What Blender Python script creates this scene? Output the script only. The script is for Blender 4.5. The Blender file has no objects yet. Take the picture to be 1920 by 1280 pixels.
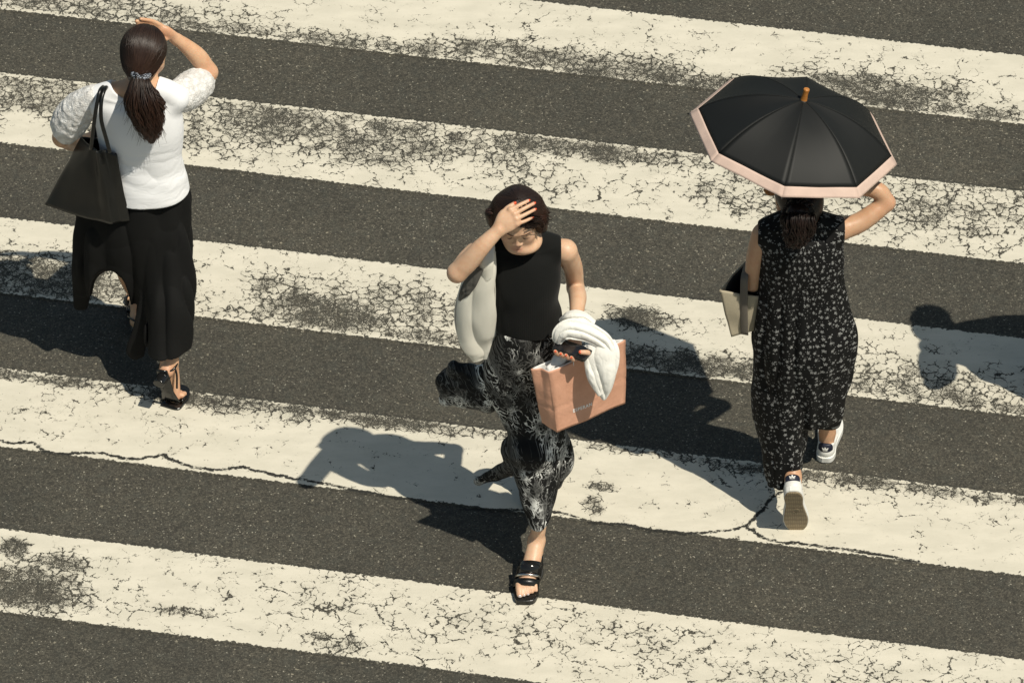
import bpy, math, random
import numpy as np
from mathutils import Vector, Matrix

random.seed(7)
rng = np.random.RandomState(11)
SC = bpy.context.scene
COL = SC.collection

# ------------------------------------------------------------------ camera
CE, CF, CH = 0.6807, 11595.5, 14.774          # pitch, focal length in pixels of a 1920 px wide picture, height
CAM = np.array([0, -CH / math.tan(CE), CH])
FW = np.array([0, math.cos(CE), -math.sin(CE)])
UP = np.array([0, math.sin(CE), math.cos(CE)])
RT = np.array([1.0, 0, 0])
cd = bpy.data.cameras.new('camera')
cd.sensor_width = 36.0
cd.lens = CF / 1920 * 36.0
cd.clip_start = 0.5
cd.clip_end = 500
cam = bpy.data.objects.new('camera', cd)
COL.objects.link(cam)
cam.location = CAM
cam.rotation_euler = (math.pi / 2 - CE, 0, 0)
SC.camera = cam

# ------------------------------------------------------------------ light
SUN_DIR = Vector((0.425, -0.33, 1.0)).normalized()     # towards the sun
w = bpy.data.worlds.new('World')
SC.world = w
w.use_nodes = True
wn = w.node_tree
sky = wn.nodes.new('ShaderNodeTexSky')
sky.sky_type = 'NISHITA'
sky.sun_disc = False
sky.sun_elevation = math.asin(SUN_DIR.z)
sky.sun_rotation = math.atan2(SUN_DIR.x, SUN_DIR.y)
wb = wn.nodes.new('ShaderNodeMix')                     # the photograph's warm white balance
wb.data_type = 'RGBA'; wb.blend_type = 'MULTIPLY'; wb.inputs[0].default_value = 1.0
wb.inputs[7].default_value = (1.0, 0.99, 0.82, 1.0)
wn.links.new(sky.outputs[0], wb.inputs[6])
wn.links.new(wb.outputs[2], wn.nodes['Background'].inputs[0])
wn.nodes['Background'].inputs[1].default_value = 0.075
sd = bpy.data.lights.new('sun', 'SUN')
sd.energy = 4.45
sd.angle = math.radians(0.53)
sd.color = (1.0, 0.94, 0.81)
sun = bpy.data.objects.new('sun', sd)
COL.objects.link(sun)
sun.rotation_euler = SUN_DIR.to_track_quat('Z', 'Y').to_euler()
sun.location = (6, -5, 14)
SC.view_settings.view_transform = 'Standard'
SC.view_settings.look = 'None'
SC.view_settings.exposure = 0.0
SC.view_settings.gamma = 1.0


# ------------------------------------------------------------------ geometry helpers
def ray(x, y):
    return FW * CF + RT * (x - 960) - UP * (y - 640)


def atY(x, y, Y):
    d = ray(x, y)
    return CAM + d * ((Y - CAM[1]) / d[1])


def atZ(x, y, Z=0.0):
    d = ray(x, y)
    return CAM + d * ((Z - CAM[2]) / d[2])


def atD(x, y, ref, c=0.0):
    """point seen at (x, y) as far as ref, c metres nearer"""
    d = ray(x, y)
    dep = (np.asarray(ref) - CAM) @ FW - c
    return CAM + d * (dep / (d @ FW))


_NT = rng.rand(32, 32, 32).astype(np.float32) * 2 - 1


def noise3(x, y, z, s=1.0, seed=0):
    """smooth value noise in -1..1, s = cycles per metre"""
    x = x * s + seed * 7.31; y = y * s + seed * 3.17; z = z * s + seed * 5.77
    xi = np.floor(x).astype(np.int32); yi = np.floor(y).astype(np.int32); zi = np.floor(z).astype(np.int32)
    fx = x - xi; fy = y - yi; fz = z - zi
    fx = fx * fx * (3 - 2 * fx); fy = fy * fy * (3 - 2 * fy); fz = fz * fz * (3 - 2 * fz)
    a, b, c = xi & 31, yi & 31, zi & 31
    A, B, Cc = (xi + 1) & 31, (yi + 1) & 31, (zi + 1) & 31
    def L(u, v, t): return u + (v - u) * t
    return L(L(L(_NT[a, b, c], _NT[A, b, c], fx), L(_NT[a, B, c], _NT[A, B, c], fx), fy),
             L(L(_NT[a, b, Cc], _NT[A, b, Cc], fx), L(_NT[a, B, Cc], _NT[A, B, Cc], fx), fy), fz)


def mesh_obj(name, V, F, mat=None, parent=None, smooth=True, uv=None, attrs=None):
    """V world coordinates; the child's vertices are stored relative to its thing"""
    V = np.asarray(V, float)
    off = np.zeros(3)
    if parent is not None:
        off = np.array(parent.get('_w', (0, 0, 0)), float)
    me = bpy.data.meshes.new(name)
    me.from_pydata((V - off).tolist(), [], F.tolist() if isinstance(F, np.ndarray) else F)
    if smooth:
        me.polygons.foreach_set('use_smooth', np.ones(len(me.polygons), bool))
    if uv is not None:
        l = me.uv_layers.new(name='UVMap')
        vi = np.empty(len(me.loops), np.int32)
        me.loops.foreach_get('vertex_index', vi)
        l.data.foreach_set('uv', np.asarray(uv, np.float32)[vi].ravel())
    if attrs:
        for k, a in attrs.items():
            a = np.asarray(a, np.float32)
            if a.ndim == 1:
                t = me.attributes.new(k, 'FLOAT', 'POINT')
                t.data.foreach_set('value', a)
            else:
                t = me.attributes.new(k, 'FLOAT_COLOR', 'POINT')
                t.data.foreach_set('color', np.hstack([a, np.ones((len(a), 1))]).astype(np.float32).ravel())
    me.update()
    o = bpy.data.objects.new(name, me)
    COL.objects.link(o)
    if mat is not None:
        me.materials.append(mat)
    if parent is not None:
        o.parent = parent
        o['_w'] = [float(v) for v in off]
    return o


def empty(name, loc, label, cat, group=None):
    o = bpy.data.objects.new(name, None)
    COL.objects.link(o)
    o.location = loc
    o.empty_display_size = 0.1
    o['_w'] = [float(v) for v in loc]
    tag(o, label, cat, group)
    return o


def tag(o, label, cat, group=None):
    o['label'] = label
    o['category'] = cat
    if group:
        o['group'] = group
    return o


def catmull(P, n=6):
    """P: list of rows (xyz, radius ...); returns a smooth resampling"""
    P = np.asarray(P, float)
    if len(P) < 3:
        t = np.linspace(0, 1, n + 1)[:, None]
        return P[0] * (1 - t) + P[-1] * t
    Q = np.vstack([2 * P[0] - P[1], P, 2 * P[-1] - P[-2]])
    out = []
    for i in range(1, len(Q) - 2):
        for k in range(n):
            t = k / n
            a, b, c, d = Q[i - 1], Q[i], Q[i + 1], Q[i + 2]
            out.append(0.5 * (2 * b + (c - a) * t + (2 * a - 5 * b + 4 * c - d) * t * t + (3 * b - a - 3 * c + d) * t ** 3))
    out.append(P[-1])
    return np.array(out)


class Field:
    """a distance field on a grid, sculpted by smooth unions and cuts and meshed by surface nets"""
    def __init__(self, lo, hi, h=0.0035):
        self.lo = np.asarray(lo, float); self.h = h
        self.n = np.ceil((np.asarray(hi, float) - self.lo) / h).astype(int) + 1
        self.d = np.full(self.n, 0.2, np.float32)

    def box(self, lo, hi):
        a = np.clip(np.floor((np.asarray(lo) - self.lo) / self.h).astype(int), 0, self.n)
        b = np.clip(np.ceil((np.asarray(hi) - self.lo) / self.h).astype(int) + 1, 0, self.n)
        if (b <= a).any():
            return None
        sl = tuple(slice(a[i], b[i]) for i in range(3))
        ax = [(self.lo[i] + np.arange(a[i], b[i]) * self.h).astype(np.float32) for i in range(3)]
        return sl, ax[0][:, None, None], ax[1][None, :, None], ax[2][None, None, :]

    def merge(self, sl, dn, k, mode):
        do = self.d[sl]
        if mode == 'add':
            h = np.maximum(k - np.abs(do - dn), 0) / k if k > 0 else 0
            self.d[sl] = np.minimum(do, dn) - h * h * k * 0.25
        elif mode == 'sub':
            dn = -dn
            h = np.maximum(k - np.abs(do - dn), 0) / k if k > 0 else 0
            self.d[sl] = np.maximum(do, dn) + h * h * k * 0.25
        elif mode == 'and':
            h = np.maximum(k - np.abs(do - dn), 0) / k if k > 0 else 0
            self.d[sl] = np.maximum(do, dn) + h * h * k * 0.25

    def chain(self, P, k=0.02, n=5, flat=None, mode='add', disp=None):
        """P rows: x y z r ; flat=(axis, factor) thins the section along the axis"""
        S = catmull(P, n)
        m = k + 0.012
        R = S[:, 3].max() * (1.0 if flat is None else max(1, flat[1])) + m
        b = self.box(S[:, :3].min(0) - R, S[:, :3].max(0) + R)
        if b is None:
            return
        sl, X, Y, Z = b
        dn = np.full(self.d[sl].shape, 1.0, np.float32)
        # each segment only in its own box
        for i in range(len(S) - 1):
            p, q = S[i], S[i + 1]
            rr = max(p[3], q[3]) * (1.0 if flat is None else max(1, flat[1])) + m
            bb = self.box(np.minimum(p[:3], q[:3]) - rr, np.maximum(p[:3], q[:3]) + rr)
            if bb is None:
                continue
            s2, x, y, z = bb
            loc = tuple(slice(s2[j].start - sl[j].start, s2[j].stop - sl[j].start) for j in range(3))
            e = (q - p)[:3]
            L2 = max(float(e @ e), 1e-12)
            px, py, pz = x - p[0], y - p[1], z - p[2]
            t = np.clip((px * e[0] + py * e[1] + pz * e[2]) / L2, 0, 1)
            wx, wy, wz = px - t * e[0], py - t * e[1], pz - t * e[2]
            if flat is not None:
                A, f = np.asarray(flat[0], float), flat[1]
                g = (wx * A[0] + wy * A[1] + wz * A[2]) * (1 / f - 1)
                wx, wy, wz = wx + g * A[0], wy + g * A[1], wz + g * A[2]
            dd = np.sqrt(wx * wx + wy * wy + wz * wz) - (p[3] + (q[3] - p[3]) * t)
            dn[loc] = np.minimum(dn[loc], dd)
        if disp is not None:
            dn = dn + disp(X, Y, Z)
        self.merge(sl, dn, k, mode)

    def ell(self, c, r, M=None, k=0.02, mode='add', disp=None):
        """ellipsoid; M columns = its axes"""
        c = np.asarray(c, float); r = np.asarray(r, float)
        rm = r.max() + k + 0.012
        b = self.box(c - rm, c + rm)
        if b is None:
            return
        sl, X, Y, Z = b
        x, y, z = X - c[0], Y - c[1], Z - c[2]
        if M is None:
            u, v, w_ = x / r[0], y / r[1], z / r[2]
        else:
            M = np.asarray(M, float)
            u = (x * M[0, 0] + y * M[1, 0] + z * M[2, 0]) / r[0]
            v = (x * M[0, 1] + y * M[1, 1] + z * M[2, 1]) / r[1]
            w_ = (x * M[0, 2] + y * M[1, 2] + z * M[2, 2]) / r[2]
        q = np.sqrt(u * u + v * v + w_ * w_) + 1e-6
        q2 = np.sqrt((u / r[0]) ** 2 + (v / r[1]) ** 2 + (w_ / r[2]) ** 2) + 1e-6
        dn = (q * (q - 1) / q2).astype(np.float32)
        if disp is not None:
            dn = dn + disp(X, Y, Z)
        self.merge(sl, dn, k, mode)

    def loft(self, rows, k=0.02, mode='add', disp=None, p=2.0, capz=(None, None), inner=0.0):
        """rows: z, cx, cy, rx, ry, yaw(rad) sorted by z; stacked ellipses"""
        S = np.array(sorted([list(r) + [0] * (6 - len(r)) for r in rows]), float)
        zz = S[:, 0]
        z0 = zz[0] if capz[0] is None else capz[0]
        z1 = zz[-1] if capz[1] is None else capz[1]
        m = k + 0.02
        R = max(S[:, 3].max(), S[:, 4].max()) + m
        b = self.box((S[:, 1].min() - R, S[:, 2].min() - R, z0 - m), (S[:, 1].max() + R, S[:, 2].max() + R, z1 + m))
        if b is None:
            return
        sl, X, Y, Z = b
        z = Z[0, 0, :].astype(float)
        # smooth interpolation (monotone-ish cubic through catmull in z)
        dense = catmull(S, 8)
        o = np.argsort(dense[:, 0])
        dense = dense[o]
        g = lambda j: np.interp(z, dense[:, 0], dense[:, j]).astype(np.float32)[None, None, :]
        cx, cy, rx, ry, yw = g(1), g(2), g(3), g(4), g(5)
        rx = rx - inner; ry = ry - inner
        dx, dy = X - cx, Y - cy
        c, s = np.cos(yw), np.sin(yw)
        u, v = (dx * c + dy * s), (-dx * s + dy * c)
        if p == 2.0:
            q = np.sqrt((u / rx) ** 2 + (v / ry) ** 2) + 1e-6
        else:
            q = (np.abs(u / rx) ** p + np.abs(v / ry) ** p + 1e-9) ** (1 / p)
        q2 = np.sqrt((u / rx ** 2) ** 2 + (v / ry ** 2) ** 2) + 1e-3
        dn = (q * (q - 1) / q2)
        dn = np.clip(dn, -0.2, 0.3)
        if disp is not None:
            dn = dn + disp(X, Y, Z)
        dn = np.maximum(dn, np.maximum(z0 - Z, Z - z1)).astype(np.float32)
        self.merge(sl, dn, k, mode)

    def fn(self, lo, hi, f, k=0.01, mode='add'):
        b = self.box(lo, hi)
        if b is None:
            return
        sl, X, Y, Z = b
        self.merge(sl, f(X, Y, Z).astype(np.float32), k, mode)

    def half(self, pt, nrm, k=0.004):
        """cut away the side the normal points to"""
        pt = np.asarray(pt, float); nrm = np.asarray(nrm, float) / np.linalg.norm(nrm)
        sl, X, Y, Z = self.box(self.lo, self.lo + self.n * self.h)
        self.merge(sl, ((X - pt[0]) * nrm[0] + (Y - pt[1]) * nrm[1] + (Z - pt[2]) * nrm[2]).astype(np.float32), k, 'and')

    def sample(self, P):
        q = (P - self.lo) / self.h
        i = np.clip(np.floor(q).astype(int), 0, self.n - 2); t = np.clip(q - i, 0, 1)
        o = 0
        for a in (0, 1):
            for b in (0, 1):
                for c in (0, 1):
                    w_ = (t[:, 0] if a else 1 - t[:, 0]) * (t[:, 1] if b else 1 - t[:, 1]) * (t[:, 2] if c else 1 - t[:, 2])
                    o = o + w_ * self.d[i[:, 0] + a, i[:, 1] + b, i[:, 2] + c]
        return o

    def snap(self, P, off=0.001, only_inside=False, reach=0.03):
        """moves points along the gradient onto the surface, off metres outside it"""
        P = np.array(P, float)
        for _ in range(4):
            d = self.sample(P)
            g = np.stack([self.sample(P + e_) - self.sample(P - e_) for e_ in np.eye(3) * self.h], 1)
            g /= np.linalg.norm(g, axis=1)[:, None] + 1e-9
            st = np.clip(off - d, -.02, .02)
            if only_inside:
                st = np.maximum(st, 0)
            st = np.where(np.abs(d) > reach, 0, st)
            P = P + g * st[:, None] * .8
        return P

    def mesh(self, smooth=1):
        d = self.d.copy()
        # close the border
        for ax in range(3):
            for i in (0, -1):
                s = [slice(None)] * 3; s[ax] = i
                d[tuple(s)] = np.maximum(d[tuple(s)], 1e-4)
        ins = d < 0
        cnt = np.zeros([n - 1 for n in d.shape], np.int8)
        for a in (0, 1):
            for b in (0, 1):
                for c in (0, 1):
                    cnt += ins[a:d.shape[0] - 1 + a, b:d.shape[1] - 1 + b, c:d.shape[2] - 1 + c]
        act = (cnt > 0) & (cnt < 8)
        I = np.argwhere(act)
        idx = np.full(act.shape, -1, np.int32)
        idx[act] = np.arange(len(I))
        acc = np.zeros((len(I), 3)); num = np.zeros(len(I))
        cor = [(a, b, c) for a in (0, 1) for b in (0, 1) for c in (0, 1)]
        val = {c: d[I[:, 0] + c[0], I[:, 1] + c[1], I[:, 2] + c[2]] for c in cor}
        for c in cor:
            for ax in range(3):
                if c[ax] == 0:
                    c2 = list(c); c2[ax] = 1; c2 = tuple(c2)
                    v0, v1 = val[c], val[c2]
                    m = (v0 < 0) != (v1 < 0)
                    t = np.where(m, v0 / np.where(m, v0 - v1, 1), 0)
                    P = np.tile(np.array(c, float), (len(I), 1)); P[:, ax] += t
                    acc[m] += P[m]; num[m] += 1
        V = self.lo + (I + acc / num[:, None]) * self.h
        faces = []
        for ax in range(3):
            s0 = [slice(None)] * 3; s1 = [slice(None)] * 3
            s0[ax] = slice(0, d.shape[ax] - 1); s1[ax] = slice(1, d.shape[ax])
            a, b = ins[tuple(s0)], ins[tuple(s1)]
            u, v = (ax + 1) % 3, (ax + 2) % 3
            E = np.argwhere(a != b)
            E = E[(E[:, u] > 0) & (E[:, v] > 0) & (E[:, u] < d.shape[u] - 1) & (E[:, v] < d.shape[v] - 1)]
            flip = a[E[:, 0], E[:, 1], E[:, 2]]
            def g(du, dv):
                Q = E.copy(); Q[:, u] -= du; Q[:, v] -= dv
                return idx[Q[:, 0], Q[:, 1], Q[:, 2]]
            q = np.stack([g(1, 1), g(0, 1), g(0, 0), g(1, 0)], 1)
            q[~flip] = q[~flip][:, ::-1]
            faces.append(q)
        F = np.vstack(faces)
        F = F[(F >= 0).all(1)]
        for _ in range(smooth):
            s = np.zeros_like(V); n = np.zeros(len(V))
            for a, b in ((0, 1), (1, 2), (2, 3), (3, 0)):
                np.add.at(s, F[:, a], V[F[:, b]]); np.add.at(n, F[:, a], 1)
                np.add.at(s, F[:, b], V[F[:, a]]); np.add.at(n, F[:, b], 1)
            V = V * 0.45 + 0.55 * s / np.maximum(n, 1)[:, None]
        return V, F


def tube_mesh(paths, sides=6, caps=True):
    """paths: list of arrays rows (x y z r); one mesh of round tubes"""
    VV, FF, n0 = [], [], 0
    for P in paths:
        P = np.asarray(P, float)
        T = np.gradient(P[:, :3], axis=0)
        T /= np.linalg.norm(T, axis=1)[:, None] + 1e-12
        ref = np.array([0, 0, 1.0]) if abs(T[0, 2]) < 0.9 else np.array([1.0, 0, 0])
        A = np.cross(T, ref); A /= np.linalg.norm(A, axis=1)[:, None] + 1e-12
        B = np.cross(T, A)
        th = np.arange(sides) * 2 * math.pi / sides
        ring = P[:, None, :3] + P[:, None, 3:4] * (A[:, None] * np.cos(th)[None, :, None] + B[:, None] * np.sin(th)[None, :, None])
        m = len(P)
        VV.append(ring.reshape(-1, 3))
        i = np.arange(m - 1)[:, None] * sides; j = np.arange(sides)[None, :]; j2 = (j + 1) % sides
        q = np.stack([i + j, i + sides + j, i + sides + j2, i + j2], 2).reshape(-1, 4) + n0
        FF += q.tolist()
        if caps:
            FF.append([n0 + k for k in range(sides)])
            FF.append([n0 + (m - 1) * sides + k for k in range(sides)][::-1])
        n0 += m * sides
    return np.vstack(VV), FF


def tube(name, P, mat, parent, sides=10, n=6):
    S = catmull(P, n)
    V, F = tube_mesh([S], sides)
    return mesh_obj(name, V, F, mat, parent)


def ribbon(name, P, widths, nrm, th, mat, parent, n=6, uvs=False):
    """a flat strap: P centre points, widths, nrm = face normals per point"""
    Q = np.hstack([np.asarray(P, float), np.asarray(widths, float)[:, None], np.asarray(nrm, float)])
    S = catmull(Q, n)
    c, wd, N = S[:, :3], S[:, 3], S[:, 4:7]
    T = np.gradient(c, axis=0); T /= np.linalg.norm(T, axis=1)[:, None]
    N = N - T * (N * T).sum(1)[:, None]; N /= np.linalg.norm(N, axis=1)[:, None]
    B = np.cross(T, N)
    prof = [(-.5, -.35), (-.46, -.5), (.46, -.5), (.5, -.35), (.5, .35), (.46, .5), (-.46, .5), (-.5, .35)]
    V = np.concatenate([(c + B * (wd * a)[:, None] + N * (th * b))[:, None] for a, b in prof], 1)
    m, s = V.shape[:2]
    F = []
    for i in range(m - 1):
        for j in range(s):
            k = (j + 1) % s
            F.append([i * s + j, (i + 1) * s + j, (i + 1) * s + k, i * s + k])
    F.append(list(range(s))); F.append([(m - 1) * s + j for j in range(s)][::-1])
    return mesh_obj(name, V.reshape(-1, 3), F, mat, parent)


# ------------------------------------------------------------------ material helpers
class NB:
    def __init__(self, name):
        self.m = bpy.data.materials.new(name)
        self.m.use_nodes = True
        self.t = self.m.node_tree
        self.b = self.t.nodes['Principled BSDF']
    def node(self, ty, **kw):
        n = self.t.nodes.new(ty)
        for k, v in kw.items():
            setattr(n, k, v)
        return n
    def put(self, sock, v):
        if isinstance(v, bpy.types.NodeSocket):
            self.t.links.new(v, sock)
        elif v is not None:
            if sock.type == 'RGBA' and len(v) == 3:
                v = (*v, 1)
            sock.default_value = v
    def math(self, op, a, b=None, c=None, clamp=False):
        n = self.node('ShaderNodeMath', operation=op, use_clamp=clamp)
        self.put(n.inputs[0], a)
        if b is not None: self.put(n.inputs[1], b)
        if c is not None: self.put(n.inputs[2], c)
        return n.outputs[0]
    def vmath(self, op, a, b=None, s=None):
        n = self.node('ShaderNodeVectorMath', operation=op)
        self.put(n.inputs[0], a)
        if b is not None: self.put(n.inputs[1], b)
        if s is not None: self.put(n.inputs['Scale'], s)
        return n.outputs['Value'] if op in ('LENGTH', 'DOT_PRODUCT', 'DISTANCE') else n.outputs[0]
    def mix(self, f, a, b):
        n = self.node('ShaderNodeMix', data_type='RGBA')
        self.put(n.inputs[0], f); self.put(n.inputs[6], a); self.put(n.inputs[7], b)
        return n.outputs[2]
    def noise(self, vec, scale, detail=3, rough=0.55, dist=0.0, color=False):
        n = self.node('ShaderNodeTexNoise')
        self.put(n.inputs['Vector'], vec)
        n.inputs['Scale'].default_value = scale; n.inputs['Detail'].default_value = detail
        n.inputs['Roughness'].default_value = rough; n.inputs['Distortion'].default_value = dist
        return n.outputs['Color' if color else 'Fac']
    def vor(self, vec, scale, feature='F1', dims='3D', rand=1.0):
        n = self.node('ShaderNodeTexVoronoi', feature=feature, voronoi_dimensions=dims)
        self.put(n.inputs['Vector'], vec)
        n.inputs['Scale'].default_value = scale
        if 'Randomness' in n.inputs: n.inputs['Randomness'].default_value = rand
        return n
    def ramp(self, v, lo, hi, a=0.0, b=1.0):
        n = self.node('ShaderNodeMapRange', interpolation_type='SMOOTHSTEP')
        self.put(n.inputs[0], v); self.put(n.inputs[1], lo); self.put(n.inputs[2], hi)
        self.put(n.inputs[3], a); self.put(n.inputs[4], b)
        return n.outputs[0]
    def obj(self):
        return self.node('ShaderNodeTexCoord').outputs['Object']
    def uv(self):
        return self.node('ShaderNodeTexCoord').outputs['UV']
    def attr(self, name, out='Fac'):
        return self.node('ShaderNodeAttribute', attribute_name=name).outputs[out]
    def sep(self, v):
        return self.node_sep(v).outputs
    def node_sep(self, v):
        n = self.node('ShaderNodeSeparateXYZ'); self.put(n.inputs[0], v); return n
    def comb(self, x, y, z=0.0):
        n = self.node('ShaderNodeCombineXYZ')
        self.put(n.inputs[0], x); self.put(n.inputs[1], y); self.put(n.inputs[2], z)
        return n.outputs[0]
    def bump(self, h, strength=0.3, dist=0.002, nrm=None):
        n = self.node('ShaderNodeBump')
        n.inputs['Strength'].default_value = strength; n.inputs['Distance'].default_value = dist
        self.put(n.inputs['Height'], h)
        if nrm is not None: self.put(n.inputs['Normal'], nrm)
        return n.outputs[0]
    def done(self, color=None, rough=None, normal=None, **kw):
        if color is not None: self.put(self.b.inputs['Base Color'], color)
        if rough is not None: self.put(self.b.inputs['Roughness'], rough)
        if normal is not None: self.put(self.b.inputs['Normal'], normal)
        for k, v in kw.items():
            self.put(self.b.inputs[k.replace('_', ' ')], v)
        return self.m


def simple(name, color, rough=0.6, nscale=300, bump=0.15, bd=0.001, var=0.12, **kw):
    n = NB(name)
    o = n.obj()
    f = n.noise(o, nscale, 3)
    g = n.noise(o, 9, 3)
    dark = tuple(c * (1 - var * 1.6) for c in color); lite = tuple(min(1, c * (1 + var)) for c in color)
    c = n.mix(n.ramp(n.math('ADD', n.math('MULTIPLY', f, 0.5), n.math('MULTIPLY', g, 0.5)), 0.3, 0.7), dark, lite)
    return n.done(c, rough, n.bump(f, bump, bd), **kw)
# ------------------------------------------------------------------ ground materials
def asphalt_nodes(n, pos):
    """pos in metres; returns colour and height"""
    warp = n.vmath('ADD', pos, n.vmath('SCALE', n.noise(pos, 90, 2, color=True), s=0.016))
    v1 = n.vor(warp, 155)
    r1 = n.sep(v1.outputs['Color'])[0]
    v2 = n.vor(warp, 62)
    s2 = n.sep(v2.outputs['Color'])
    r1b = n.math('ADD', n.math('MULTIPLY', r1, 0.40), n.math('MULTIPLY', n.noise(pos, 330, 3, 0.7), 1.0))
    c = n.mix(n.ramp(r1b, 0.40, 1.05), (0.0262, 0.0248, 0.0187), (0.113, 0.103, 0.078))
    c = n.mix(n.math('MULTIPLY', n.ramp(n.noise(pos, 17, 5, 0.65), 0.47, 0.66), 0.40), c, (0.064, 0.066, 0.054))
    # darker bitumen between the stones
    c = n.mix(n.math('MULTIPLY', n.ramp(v1.outputs['Distance'], 0.38, 0.70), 0.5), c, (0.018, 0.0165, 0.013))
    pale = n.math('MULTIPLY', n.ramp(r1, 0.93, 0.97), n.ramp(v1.outputs['Distance'], 0.40, 0.28))
    c = n.mix(n.math('MULTIPLY', pale, 0.9), c, (0.34, 0.32, 0.26))
    pale2 = n.math('MULTIPLY', n.ramp(s2[0], 0.965, 0.98), n.ramp(v2.outputs['Distance'], 0.34, 0.22))
    c = n.mix(n.math('MULTIPLY', pale2, 0.8), c, (0.26, 0.235, 0.175))
    big = n.noise(pos, 1.3, 4, 0.6)
    f = n.node('ShaderNodeMix', data_type='RGBA', blend_type='MULTIPLY')
    f.inputs[0].default_value = 1.0
    n.put(f.inputs[6], c)
    n.put(f.inputs[7], n.mix(n.ramp(big, 0.3, 0.7), (0.86, 0.86, 0.86), (1.14, 1.12, 1.10)))
    h = n.math('ADD', n.math('MULTIPLY', v1.outputs['Distance'], -0.8), n.math('MULTIPLY', n.noise(pos, 260, 2), 0.5))
    return f.outputs[2], h


def big_crack(n, pos):
    """the long split in the road, from the distance stored on the mesh"""
    d = n.attr('crackdist')
    j = n.math('MULTIPLY', n.math('SUBTRACT', n.noise(pos, 70, 4, 0.7), 0.5), 0.026)
    wd = n.math('MULTIPLY', n.noise(pos, 6, 2), 0.010)
    return n.ramp(n.math('SUBTRACT', n.math('ADD', d, j), wd), -0.001, 0.004, 1.0, 0.0)


def make_road_mat():
    n = NB('asphalt')
    pos = n.node('ShaderNodeNewGeometry').outputs['Position']
    c, h = asphalt_nodes(n, pos)
    k = big_crack(n, pos)
    c = n.mix(n.math('MULTIPLY', k, 0.75), c, (0.010, 0.010, 0.008))
    h = n.math('SUBTRACT', h, n.math('MULTIPLY', k, 3.0))
    return n.done(c, 0.85, n.bump(h, 0.55, 0.003))


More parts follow.
